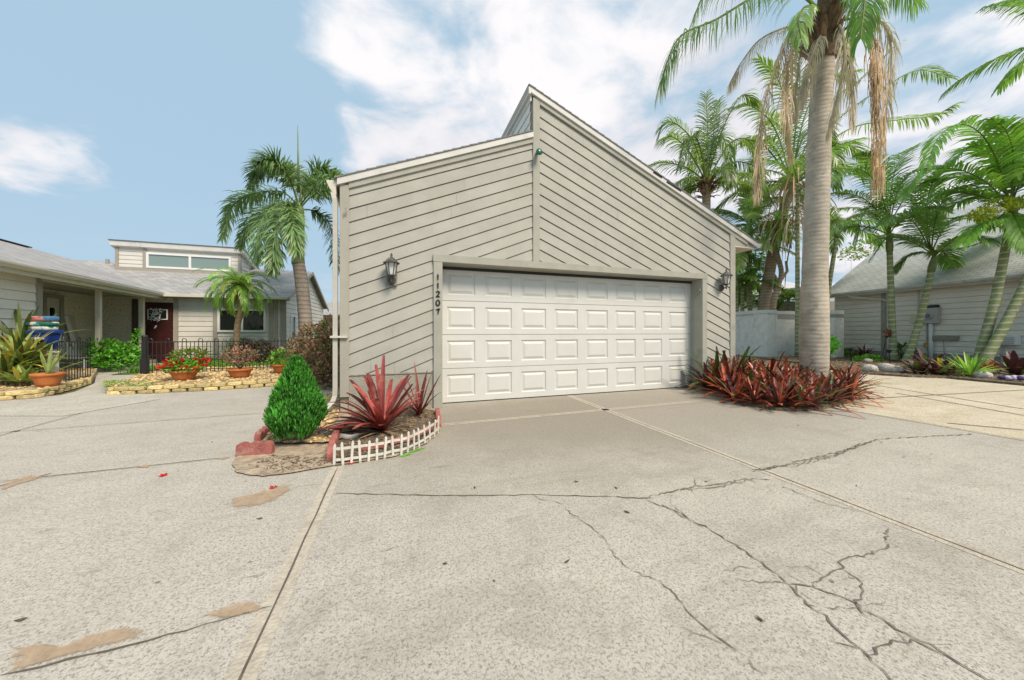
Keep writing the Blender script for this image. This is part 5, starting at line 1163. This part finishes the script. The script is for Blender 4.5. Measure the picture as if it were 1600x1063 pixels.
ros('cordyline', 'dark maroon cordyline with a white bloom against the siding', 1350,562,34,.62,.03,(0,),[m_dkred],el=(.5,1.45),bend=(.3,1.2))
q = G(1350,562,.05)+V3((.15,-.05,.42)); mb = MB(); shrub(mb, [(q+V3((0,0,.05)),(.04,.04,.16))], 26, .06, (0,), wide=.5); o = mb.build('bloom', m_white); o.parent = bpy.data.objects['cordyline']; o.location = -V3(bpy.data.objects['cordyline'].location)
bush('garden_bush', 'bright green bush between the big palm trunk and the gate pier', [(W(1294,540,12.2),(.3,.3,.34)),(W(1287,548,12.2),(.26,.25,.28))], 420, .13, [m_shrub], (0,))
bush('garden_bush', 'small olive bush at the foot of the gate pier', [(W(1325,553,14.6),(.3,.3,.22))], 220, .14, [m_shrub, m_olive], (0,1))
bush('garden_bush', 'low light green ground plant behind the pale rocks', [(W(1358,562,12.2),(.5,.3,.15)),(W(1345,565,12.2),(.3,.3,.12))], 420, .10, [m_shrub, m_palmy], (0,0,1))
bush('garden_bush', 'dark green low bush between the two left ringed palms', [(W(1415,550,13),(.25,.3,.32))], 240, .12, [m_tree], (0,))
lb_ = ['dark bromeliad under the electric meter', 'dark bromeliad right of the leaning palm base', 'maroon bromeliad at the front edge of the bed', 'broad-leaved dark bromeliad left of the green agave', 'dark bromeliad behind the green agave', 'yellow-tinged bromeliad among the dark ones']
for i, (px, py, l) in enumerate([(1450,576,.62),(1436,584,.45),(1465,586,.45),(1487,583,.5),(1500,578,.5),(1474,580,.42)]):
    ros('dark_bromeliad', lb_[i], px, py, 20, l, .058, ((0,0,1) if i < 5 else (1,2,0)), [m_dkred, m_bromg, m_ylw], el=(.3,1.3), bend=(.3,1.1), tip=.35)['group'] = 'dark bromeliads in the right garden bed'
ros('agave', 'bright green spiky agave in front of the double palm', 1517,588,40,.62,.03,(0,),[m_palml],el=(.25,1.4),bend=(.1,.5))
ros('croton', 'small orange-leaved plant right of the double palm base', 1545,578,16,.3,.05,(0,1),[m_bromo, m_bromg],el=(.4,1.3))
ros('dark_bromeliad', 'dark broad-leaved plant at the right edge of the photo', 1588,586,18,.6,.07,(0,0,1),[m_dkred, m_bromg],el=(.5,1.4),tip=.3)
bush('garden_bush', 'low olive strip of plants against the foundation', [(W(1560,577,10.6),(.5,.2,.1)),(W(1590,580,10.2),(.4,.2,.1))], 300, .08, [m_shrub, m_olive], (0,1), stem=False)

# ------------------------------------------------------------------ red bromeliads at the foot of the big palm
mb = MB(); bb = [G(*q) for q in [(1100,608),(1130,622),(1168,634),(1212,642),(1262,643),(1305,637),(1335,627),(1330,614),(1310,604)]]+[V3((8.4,5.6,0)), V3((6.6,5.4,0)), V3((5.9,5.08,0))]
mb.prism([V3((q.x,q.y,.002)) for q in bb], (0,0,.03)); struct('bromeliad_bed', mb, m_soil)
var_ = []
for k in range(5):
    me = MB(); rosette(me, (0,0,0), 22, .42, .019, (0,0,1,2) if k == 0 else (0,0,2,2,3) if k == 1 else (0,1,2,3) if k == 2 else (0,0,0,1) if k == 3 else (0,3,3), (.05,1.35), (.1,.9), 5, .45, .35, tone=(0,1)); var_.append(me)
fnb = in_poly([V3((q.x,q.y,0)) for q in bb], .03)
pts = []
for _ in range(4000):
    q = fnb()
    if all((q-r).length > .235 for r in pts) and (q-V3((7.35,4.15,.03))).length > .30: pts.append(q)
    if len(pts) > 84: break
proto = {}
BG = 'red bromeliads packed round the foot of the big palm'
nb = 0
for q in pts:
    k = random.randrange(4); a_ = rnd(0,6.28); s = rnd(.85,1.15)*(1.45 if q.x < 6.6 and q.y > 3.9 else 1.15)
    if k not in proto:
        r_ = thing('red_bromeliad', 'red and orange bromeliad rosette in the packed bed round the big palm trunk', 'bromeliad', (0,0,0), BG); me = var_[k]; me.build('leaves', [m_brom, m_bromo, m_dkred, m_bromg], r_); proto[k] = r_
    else: r_ = copy_tree(proto[k])
    r_.location = q+V3((0,0,.03)); r_.rotation_euler = (rnd(-.15,.15), rnd(-.15,.15), a_); r_.scale = (s,)*3; nb += 1
r_ = None
for i, (px, py, lab_, s) in enumerate([(1118,600,'green-leaved bromeliad nearest the garage door casing', 1.0), (1142,588,'tall green and red bromeliad against the garage siding', 1.1)]):
    q = G(px, py, .03); q = FY(px, 600, 4.85-.0*i); q.z = .05
    if r_ is None: r_ = thing('green_bromeliad', lab_, 'bromeliad', (0,0,0)); var_[4].build('leaves', [m_brom, m_bromo, m_dkred, m_bromg], r_)
    else: r_ = copy_tree(r_); tag(r_, lab_)
    r_.location = q; r_.rotation_euler = (.1,0,i*2.0); r_.scale = (2.0*s,)*3

# ------------------------------------------------------------------ palms
def trunk_pts(a, b, bow=(0,0,0), n=22): 
    a, b = V3(a), V3(b); m = (a+b)/2+V3(bow); return spline([a, m, b], n)
def add_trunk(root, pts, r0, r1, m, name='trunk', flare=.25, ring=.0, nring=0):
    n = len(pts); mb = MB(); rs = []
    for i in range(n):
        t = i/(n-1); r = r0+(r1-r0)*t; r *= 1+flare*max(0, 1-t*7)**2
        if ring: r *= 1+ring*(1 if i % 2 else -1)
        rs.append(r)
    mb.tube(pts, rs, 14, 0, .5); return mb.build(name, m, root, True)
def crown(root, c, spec, m, **kw):
    for (az, el, L, dr) in spec:
        k = dict(kw); Lf = k.pop('L'); mb = MB(); sd = k.pop('side', 0)
        frond(mb, arc_spine(c, az, el, L, dr, 18, rnd(-.25,.25)), L=Lf*rnd(.9,1.1), **k); mb.build('frond', m, root)
def ring_spec(n, L, el=(-.2,1.3), dr=(1.0,1.8), a0=0.0):
    return [(a0+i*2.399+rnd(-.2,.2), el[1]+(el[0]-el[1])*i/max(1,n-1)+rnd(-.1,.1), L*rnd(.88,1.1), rnd(*dr)) for i in range(n)]

# the big palm by the driveway
Z0 = 6.35
base = W(1272,613,Z0); base.z = 0
P1 = thing('queen_palm', 'tall grey-trunked palm with drooping dead fronds beside the driveway', 'palm tree', tuple(base))
tp = spline([base, W(1272,480,Z0), W(1276,330,Z0), W(1281,200,Z0), W(1287,92,Z0)], 40)
mb = MB(); rs = [.195+.028*math.sin(math.pi*min(1,i/26))-.03*max(0,(i-24)/55) + .0015*math.sin(i*2.1)+rnd(-.003,.003) for i in range(80)]
tp = spline(tp, 80); mb.tube(tp, rs, 20); mb.build('trunk', m_tr_q, P1, True)
cc = W(1291,30,Z0)
mb = MB()                                        # shaggy boot below the crown
for i in range(90):
    az = rnd(0,6.28); q = W(1288,rnd(40,98),Z0)+V3((math.cos(az)*.17, math.sin(az)*.17, 0)); blade(mb, q, az, rnd(.6,1.3), rnd(.25,.5), .045, rnd(-.1,.6), 0, rnd(0,1), 4, .3, .3)
mb.tube([W(1287,96,Z0), W(1289,60,Z0), W(1292,20,Z0), W(1294,-30,Z0)], [.19,.2,.17,.12], 12, 0, .3)
mb.build('leaf_bases', m_fib, P1)
def wf(pts, Z=Z0): return spline([W(p[0], p[1], Z+(p[2] if len(p) > 2 else 0)) for p in pts], 26)
def pf_(root, pts, m, Z=Z0, **kw): mb = MB(); frond(mb, wf(pts, Z), **kw); return mb.build('frond', m, root)
G1 = [m_palm, m_palmy]
gk = dict(n=100, L=.95, w=.0105, ang=(.95,.4), lift=.05, droop=1.9, rad=.03, mr=1, start=.22, jit=.3)
pf_(P1, [(1288,25),(1250,-8,-.1),(1195,-12,-.4),(1120,30,-.7),(1060,60,-.8),(1032,130,-.85)], G1, **gk)
pf_(P1, [(1290,20),(1270,-50,.4),(1200,-70,.9),(1110,-20,1.2),(1075,50,1.3)], G1, **gk)
pf_(P1, [(1292,20),(1320,-40,-.3),(1350,-20,-.8),(1345,60,-1.0)], [m_palml, m_palmy], n=90, L=.75, w=.010, ang=(.9,.5), lift=.0, droop=1.6, rad=.028, mr=1, start=.3)
pf_(P1, [(1292,20),(1320,-60,.5),(1380,-60,1.0),(1430,0,1.3)], G1, **gk)
pf_(P1, [(1292,10),(1290,-90,0),(1262,-150,-.5),(1215,-160,-.9)], G1, **gk); pf_(P1, [(1292,10),(1310,-100,.3),(1350,-150,.3),(1420,-150,.2)], G1, **gk)
pf_(P1, [(1290,25),(1262,10,-.5),(1248,28,-1.0),(1252,60,-1.2)], G1, n=34, L=.5, w=.011, ang=(.9,.4), lift=0, droop=1.5, rad=.025, mr=1, start=.3)
dk = dict(n=110, L=.62, w=.0075, ang=(.55,.3), lift=.0, droop=2.6, rad=.022, mr=0, start=.25, jit=.35, tone=(.35,.9), miss=.25)
for pts, m in [([(1284,40),(1250,25,-.2),(1225,70,-.3),(1195,160,-.35),(1186,250,-.35),(1182,300,-.35)], m_dead), ([(1284,45),(1256,35,-.3),(1234,90,-.4),(1228,170,-.4),(1235,240,-.4)], m_dead),
               ([(1282,40),(1240,40,.1),(1190,60,.2),(1160,95,.3),(1140,130,.3)], m_deadg), ([(1296,50),(1312,40,-.3),(1320,90,-.45),(1308,150,-.45),(1294,205,-.45)], m_deadg),
               ([(1296,45),(1330,30,-.2),(1366,60,-.3),(1370,160,-.3),(1368,260,-.3)], m_orange), ([(1296,45),(1340,20,0),(1388,50,0),(1390,130,0),(1376,230,0)], m_deadg), ([(1298,50),(1318,60,.1),(1330,120,.1),(1332,190,.1)], m_deadg),
               ([(1284,45),(1262,50,.3),(1246,110,.4),(1242,180,.4)], m_deadg), ([(1288,55),(1280,60,-.3),(1262,110,-.35),(1255,150,-.35)], m_deadg)]:
    k = dict(dk)
    if m is m_orange: k.update(n=80, L=.34, w=.012, ang=(1.0,.8), droop=2.2)
    pf_(P1, pts, m, **k)
mb = MB()                                        # hanging fruit stalk
sp_ = wf([(1300,45),(1345,30,-.2),(1368,90,-.4),(1372,180,-.4),(1370,300,-.4)])
for i in range(240):
    t = rnd(.45,1); j = int(t*25); q = sp_[j]+V3((rnd(-.16,.16)*(1.3-t), rnd(-.1,.1), 0)); mb.strip([q, q+V3((rnd(-.04,.04),0,-rnd(.1,.25))), q+V3((rnd(-.06,.06),0,-rnd(.3,.5)))], [.006,.008,.002], V3((_c,-_s,0)), 0, rnd(0,1))
mb.build('fruit_stalk', m_orange, P1)

# feather palms further back
def feather(name, label, px, pybase, pytop, Z, r0, r1, mt, spec, mats, lf, w, bow=(0,0,0), n=44, droop=.6, group=None, pxt=None, shaft=None, plum=0, lift=.25, cz=0, miss=0, basez=0.0, ang=(1.0,.45), tone=(.25,.75), dead=0, rad=.02, pxs=()):
    b = W(px, pybase, Z); b.z = basez; t = W(pxt if pxt is not None else px, pytop, Z)
    root = thing(name, label, 'palm tree', tuple(b), group); tpts = trunk_pts(b, t, bow, 26); add_trunk(root, tpts, r0, r1, mt); c = t.copy()
    if shaft:
        dr_ = (tpts[-1]-tpts[-4]).normalized(); mb = MB(); mb.tube([t-dr_*.03, t+dr_*shaft*.3, t+dr_*shaft*.75, t+dr_*shaft], [r1*1.12, r1*1.3, r1*.95, r1*.55], 12); mb.build('crownshaft', m_shaft, root, True); c = t+dr_*shaft*.92
    for s_ in spec:
        mb = MB(); frond(mb, arc_spine(c, *s_, 18, rnd(-.3,.3)), n=n, L=lf*rnd(.9,1.1), w=w, ang=ang, lift=lift, droop=droop, mr=min(1, len(mats)-1), rad=rad, plum=plum, miss=miss, tone=tone); mb.build('frond', mats, root)
    for q_ in pxs:
        dz = rnd(-1.1, .9); k_ = len(q_)-1; sp = spline([W(a, b_, Z+dz*(i/k_)**1.3) for i, (a, b_) in enumerate(q_)], 22); sp[0] = c.copy()
        mb = MB(); frond(mb, sp, n=n, L=lf*rnd(.9,1.1), w=w, ang=ang, lift=lift, droop=droop, mr=min(1, len(mats)-1), rad=rad, plum=plum, miss=miss, tone=tone); mb.build('frond', mats, root)
    for k in range(dead):
        mb = MB(); frond(mb, arc_spine(c-V3((0,0,.1)), k*2.1+.4, rnd(-.4,.2), lf*3.4, 1.8, 14), n=30, L=lf*.7, w=w*.8, droop=2.0, mi=0, mr=0); mb.build('frond', [m_dead], root)
    return root, c
AZ = lambda deg: R(deg)                           # 0 = right along the facade, 90 = away
# coconut palm behind the garage roof
r_, c_ = feather('coconut_palm', 'coconut palm with a brown-fibred top rising behind the garage roof', 1100, 520, 292, 14.5, .20, .16, m_tr_c, [(AZ(60),1.0,3.0,1.7),(AZ(90),.6,2.8,1.8),(AZ(250),.6,2.4,2.0),(AZ(300),.5,2.4,1.8),(AZ(120),.2,2.6,1.0)], [m_palmd, m_palmy], .85, .020, droop=.9, n=56, pxt=1104, rad=.035, pxs=[[(1104,285),(1106,215),(1103,148)],[(1104,285),(1114,215),(1122,158)],[(1104,285),(1085,225),(1060,196),(1040,192),(1028,215)],[(1104,285),(1075,235),(1050,214),(1036,220)],[(1104,285),(1072,262),(1032,254),(998,266)],[(1104,285),(1128,205),(1158,150),(1182,160)],[(1104,285),(1140,225),(1172,222),(1192,275)],[(1104,285),(1140,255),(1180,262),(1200,310)],[(1104,285),(1092,225),(1078,215),(1062,262)],[(1104,285),(1114,225),(1130,215),(1146,270)],[(1104,285),(1145,285),(1182,298)],[(1104,285),(1068,280),(1040,300)],[(1104,285),(1098,240),(1088,232),(1076,290)]])
mb = MB()
for i in range(120): az = rnd(0,6.28); blade(mb, c_+V3((math.cos(az)*.12, math.sin(az)*.12, rnd(-.5,.1))), az, rnd(.3,1.4), rnd(.3,.6), .06, rnd(0,.8), random.choice((0,0,1)), rnd(0,1), 4, .3, .3)
mb.build('leaf_bases', [m_fib, m_dead], r_)
# big dark palm just behind the main trunk
r_, c_ = feather('coconut_palm', 'leaning palm with a thick pale trunk growing beyond the courtyard wall', 1184, 490, 285, 16.5, .27, .2, m_tr_c, [(AZ(90),1.0,4.0,1.6),(AZ(250),.9,3.2,2.2),(AZ(300),.7,3.0,2.0),(AZ(60),.5,4.0,1.5),(AZ(120),.4,4.0,1.5)], [m_palmd, m_palm], 1.0, .028, bow=(-.25,0,.2), droop=.7, n=56, pxt=1236, basez=.0, rad=.04, pxs=[[(1236,280),(1300,195),(1375,140),(1435,110),(1482,122)],[(1236,280),(1320,205),(1400,188),(1455,182),(1488,166)],[(1236,280),(1232,190),(1216,125),(1186,92)],[(1236,280),(1210,200),(1172,165),(1140,170)],[(1236,280),(1258,180),(1290,125),(1335,112)],[(1236,280),(1190,225),(1150,228),(1128,285)],[(1236,280),(1285,235),(1330,228),(1362,270)],[(1236,280),(1246,170),(1250,110),(1240,60)],[(1236,280),(1290,170),(1350,120),(1400,70)],[(1236,280),(1205,225),(1185,235),(1172,300)],[(1236,280),(1270,225),(1300,235),(1312,300)],[(1236,280),(1225,210),(1200,190),(1185,240)],[(1236,280),(1255,215),(1285,195),(1305,235)]])
for k in range(48):
    az = rnd(0,6.28); mb_ = MB(); q = c_+V3((math.cos(az)*.25, math.sin(az)*.25, rnd(-.5,.2))); blade(mb_, q, az, rnd(-.6,.8), rnd(.8,2.3), .03, rnd(1.5,3.5), 0, rnd(.2,1), 6, .3, .3); mb_.build('dead_leaf', m_dead, r_)
# shaggy dead skirt palm (brown hanging leaves) with a thin green trunk
b = W(1246,558,14.4); b.z = 0; P_ = thing('ringed_palm', 'slim ringed palm with brown hanging dead leaves just left of the big trunk', 'palm tree', tuple(b))
add_trunk(P_, trunk_pts(b, W(1246,300,14.4)), .085, .07, m_tr_x)
for k in range(80):
    mb = MB(); q = W(1244+rnd(-9,9), rnd(262,350), 14.4); az = rnd(0,6.28); blade(mb, q, az, rnd(-.9,.4), rnd(1.0,3.4), .026, rnd(2.0,4.0), random.choice((0,0,1)), rnd(.1,1), 8, .3, .25); mb.build('dead_leaf', [m_dead, m_orange], P_)
for s_ in ring_spec(9, 2.3, (.1,1.3), (1.0,1.8)):
    mb = MB(); frond(mb, arc_spine(W(1246,285,14.4), *s_, 16), n=38, L=.6, w=.022, mr=0, rad=.02, droop=.8); mb.build('frond', [m_palm], P_)
# yucca-like tuft
b = W(1206,490,15.8); b.z = 0; P_ = thing('ponytail_palm', 'small crooked-stemmed tree with a drooping green and yellow tuft above the wall', 'tree', tuple(b))
tp = spline([b, W(1208,478,15.8), W(1216,448,15.8), W(1221,425,15.8), W(1214,395,15.8), W(1215,372,15.8)], 20); mb = MB(); mb.tube(tp, [.13]*8+[.10]*12, 9); mb.build('trunk', m_tr_c, P_, True); mb = MB(); mb.tube([W(1220,438,15.8), W(1230,424,15.8), W(1228,408,15.8)], [.07,.06,.05], 7); mb.build('branch', m_tr_c, P_)
mb = MB(); q = W(1215,366,15.8)
for k in range(420): az = rnd(0,6.28); blade(mb, q+V3((rnd(-.15,.15),rnd(-.15,.15),rnd(-.25,.15))), az, rnd(.2,1.5), rnd(1.0,1.7), .018, rnd(1.6,3.6), random.choice((0,0,0,1)), rnd(.1,1), 6, .1, .1)
mb.build('foliage', [m_palml, m_ylw], P_)
XM = [m_palm, m_palmy]; XL = [m_palml, m_palmy]
GX = 'ringed palms in the right-hand garden'
feather('ringed_palm', 'slim curved palm leaning out just right of the big trunk', 1284, 512, 372, 15, .095, .075, m_tr_x, [(AZ(10),.8,2.2,1.7),(AZ(60),1.1,2.2,1.4),(AZ(120),.9,2.2,1.6),(AZ(-30),.6,2.2,1.9),(AZ(200),.5,2.0,1.6),(AZ(300),.9,1.8,2.0),(AZ(-10),.2,2.2,1.3),(AZ(160),1.2,2.0,1.3),(AZ(30),.4,2.3,1.6)], XM, .66, .019, n=54, pxt=1307, bow=(-.1,0,0), group=GX, shaft=.5)
feather('ringed_palm', 'upright ringed palm nearest the rocks, second to the right of the big trunk', 1396, 572, 392, 12.2, .105, .08, m_tr_x, [(AZ(80),1.25,2.4,1.1),(AZ(250),1.0,1.9,1.8),(AZ(120),.8,2.2,1.6)], XM, .72, .021, n=56, pxt=1390, group=GX, shaft=.62, basez=.05, lift=.3, pxs=[[(1390,350),(1372,292),(1342,264),(1308,278)],[(1390,350),(1352,312),(1312,302),(1272,312)],[(1390,350),(1394,285),(1410,243),(1438,224)],[(1390,350),(1420,302),(1450,290),(1478,312)],[(1390,350),(1382,285),(1362,250),(1345,240)],[(1390,350),(1360,334),(1322,342),(1292,368)],[(1390,350),(1430,332),(1470,350)],[(1390,350),(1404,295),(1425,270),(1452,262)],[(1390,350),(1375,325),(1352,330),(1338,375)]])
feather('ringed_palm', 'leaning ringed palm in front of the electric meter', 1416, 576, 424, 11.7, .108, .082, m_tr_x, [(AZ(80),1.2,2.0,1.2),(AZ(250),.9,1.7,1.8)], XM, .68, .022, n=54, pxt=1455, bow=(.1,0,-.05), group=GX, shaft=.55, basez=.05, lift=.2, pxs=[[(1455,395),(1500,372),(1560,354),(1612,352)],[(1455,395),(1420,376),(1388,372),(1362,402)],[(1455,395),(1462,342),(1482,302),(1514,290)],[(1455,395),(1440,345),(1430,305),(1440,272)],[(1455,395),(1520,384),(1580,366),(1640,368)],[(1455,395),(1424,398),(1396,424)],[(1455,395),(1430,350),(1400,335),(1378,350)],[(1455,395),(1480,350),(1520,335),(1552,352)],[(1455,395),(1472,392),(1492,420)],[(1455,395),(1448,335),(1455,290),(1470,262)]])
r_, c_ = feather('ringed_palm', 'left stem of the double ringed palm, bent right with a bright arching crown', 1526, 580, 352, 10.2, .122, .09, m_tr_x, [(AZ(90),1.2,2.3,1.2),(AZ(280),.8,2.0,1.9),(AZ(60),.8,2.5,1.5)], XL, .72, .027, pxt=1578, bow=(.12,0,-.1), group=GX, shaft=.75, basez=.05, lift=.35, n=62, pxs=[[(1578,325),(1562,262),(1535,212),(1500,194),(1466,216),(1448,258)],[(1578,325),(1592,250),(1612,205),(1650,190)],[(1578,325),(1542,286),(1492,264),(1440,270),(1412,305)],[(1578,325),(1602,272),(1645,245),(1690,260)],[(1578,325),(1530,306),(1482,300),(1436,325)],[(1578,325),(1584,250),(1572,205),(1548,186)],[(1578,325),(1600,240),(1630,180),(1680,150)],[(1578,325),(1566,275),(1545,240),(1512,232),(1480,260)],[(1578,325),(1610,310),(1650,322)],[(1578,325),(1555,345),(1530,352),(1505,380)],[(1578,325),(1590,350),(1605,385)]])
mb = MB()
for px, py, r in ((1560,322,.34),(1590,318,.3),(1535,335,.28)): shrub(mb, [(W(px,py,9.9),(r,r,r*.6))], 420, .09, (0,), wide=.35, tone=(.2,1))
mb.build('flower_cluster', m_yflow, r_)
feather('ringed_palm', 'right stem of the double ringed palm, running out at the photo\'s right edge', 1533, 584, 330, 9.9, .122, .09, m_tr_x, [(AZ(150),1.0,2.5,1.6),(AZ(200),1.1,2.3,1.8),(AZ(90),1.1,2.4,1.3),(AZ(20),.9,2.4,1.5),(AZ(260),.9,2.1,1.9),(AZ(180),.7,2.4,1.4)], XL, .70, .026, n=60, pxt=1650, bow=(.1,0,-.15), group=GX, shaft=.75, basez=.05, lift=.3)
feather('queen_palm', 'taller palm at the top right corner whose fronds hang into the photo', 1730, 600, 60, 9.2, .17, .13, m_tr_q, [(AZ(165),.6,3.6,.9),(AZ(180),.1,3.4,.6),(AZ(150),1.0,3.2,1.2),(AZ(200),-.1,3.0,.7),(AZ(210),.7,2.8,1.6),(AZ(120),.6,3.0,1.4),(AZ(60),.8,3.0,1.4),(AZ(-20),.7,3.0,1.4),(AZ(300),.7,2.8,1.5)], [m_palm, m_deadg], .62, .026, droop=1.0, n=54, lift=.1)
# understory beyond the courtyard wall
r_, c_ = feather('areca_palm', 'dark feathery palm clump just over the garage eave', 1150, 500, 395, 17, .12, .09, m_tr_x, ring_spec(14, 2.7, (-.1,1.35), (.9,1.7)), [m_palmd, m_palm], .75, .034, n=40, lift=.1)
feather('areca_palm', 'dark palm with broad fronds right of the garage eave', 1172, 500, 352, 18, .12, .09, m_tr_x, ring_spec(14, 2.8, (.0,1.4), (.9,1.7), 1.0), [m_palmd, m_palm], .75, .036, n=40, lift=.1)
feather('areca_palm', 'low palm clump between the wall and the leaning trunk', 1160, 500, 448, 17.4, .1, .08, m_tr_x, ring_spec(12, 1.8, (.1,1.35), (1.0,1.8), 2.0), [m_palm, m_palmy], .6, .034, n=34)
feather('areca_palm', 'low palm clump right of the crooked-stemmed tree', 1232, 500, 468, 17.6, .1, .08, m_tr_x, ring_spec(11, 1.5, (.1,1.3), (1.0,1.8), .6), [m_palmd, m_palm], .55, .03, n=32)
bush('broadleaf_tree', 'dark leafy tree mass beyond the courtyard wall by the garage', [(W(1150,425,19),(1.3,1.1,1.2)),(W(1160,455,19),(1.2,1.0,1.0)),(W(1172,395,20),(1.2,1,1.1)),(W(1140,390,20),(1.0,1,1.0))], 1900, .24, [m_tree, m_shrub], (0,0,0,1), 'tree')
bush('broadleaf_tree', 'light leafed tree showing over the right house roof', [(W(1352,388,27),(1.5,1.2,.7)),(W(1330,398,27),(.9,.8,.5)),(W(1375,378,27),(.9,.8,.6))], 480, .26, [m_tree, m_olive], (0,1), 'tree', tone=(.4,1))

# ------------------------------------------------------------------ palms on the left
b = W(478,560,12.2); b.z = 0; t = W(466,410,12.2); FX = thing('foxtail_palm', 'tall foxtail palm with plume-like fronds between the left house and the garage', 'palm tree', tuple(b))
add_trunk(FX, spline([b, W(477,500,12.2), W(471,440,12.2), t], 26), .235, .20, m_tr_f, flare=.1)
mb = MB(); cs = [W(466,414,12.2), W(466,398,12.2), W(468,360,12.2), W(469,330,12.2), W(467,318,12.2)]; mb.tube(spline(cs, 14), [.21]+[.215-.010*i for i in range(13)], 14); mb.build('crownshaft', m_shaft, FX, True)
c = W(467,322,12.2)
for pts in [[(467,322),(455,285),(430,262),(405,262),(393,290)], [(467,322),(440,300),(400,302),(365,320),(348,372)], [(466,326),(445,318,-.6),(418,330,-1.1),(405,370,-1.4),(400,405,-1.5)], [(466,326),(452,318,-.8),(437,340,-1.6),(428,385,-2.0),(427,420,-2.1)], [(468,322),(480,290),(498,268),(520,270),(540,290)], [(469,325),(490,305),(520,298),(545,310),(560,340)], [(469,327),(490,330,.3),(512,345,.4),(522,380,.5),(527,420,.5)], [(467,322),(470,285,.8),(455,262,1.5),(430,258,2.0)], [(467,322),(478,300,1.0),(505,290,1.8),(530,310,2.3)], [(467,322),(430,320,1.2),(395,340,1.8),(375,385,2.0)], [(467,322),(456,322,-1.0),(458,350,-1.9),(463,392,-2.2)], [(467,322),(450,275,-.6),(425,250,-1.2),(400,255,-1.6)], [(468,322),(500,285,-.8),(530,280,-1.4),(552,310,-1.7)]]:
    mb = MB(); frond(mb, wf(pts, 12.2), n=165, L=.68, w=.022, ang=(1.1,.6), droop=.55, plum=1.25, mr=1, rad=.03, start=.2, tone=(.2,.8), jit=.3); mb.build('frond', [m_fox, m_palmy], FX)
mb = MB(); mb.tube([W(466,300,12.2), W(466,250,12.2), W(465,196,12.2)], [.05,.035,.006], 7); mb.build('spear_leaf', m_fox, FX, True)
b = W(368,545,11.3); b.z = .02; DP = thing('pygmy_date_palm', 'small date palm with a shaggy bright crown in front of the left house window', 'palm tree', tuple(b))
add_trunk(DP, spline([b, W(371,510,11.3), W(378,480,11.3), W(374,448,11.3)], 18), .085, .10, mat('date_palm_trunk', (.26,.19,.11), .95, .35, 16, 1, 30)); c = W(373,446,11.3)
for s_ in ring_spec(44, 1.26, (-.5,1.25), (1.5,2.3)):
    mb = MB(); frond(mb, arc_spine(c, *s_, 14), n=44, L=.25, w=.008, ang=(.9,.5), lift=.25, droop=.5, mr=1, rad=.010, start=.1, tone=(.3,.9)); mb.build('frond', [m_palml if random.random() < .72 else m_palmy, m_palmy], DP)
mb = MB()
for k in range(40): az = rnd(0,6.28); blade(mb, c+V3((0,0,rnd(-.3,.0))), az, rnd(-.9,-.1), rnd(.3,.75), .02, 1.5, random.choice((0,1)), rnd(.2,1), 5, .2, .1)
mb.build('dead_leaves', [m_ylw, m_dead], DP)
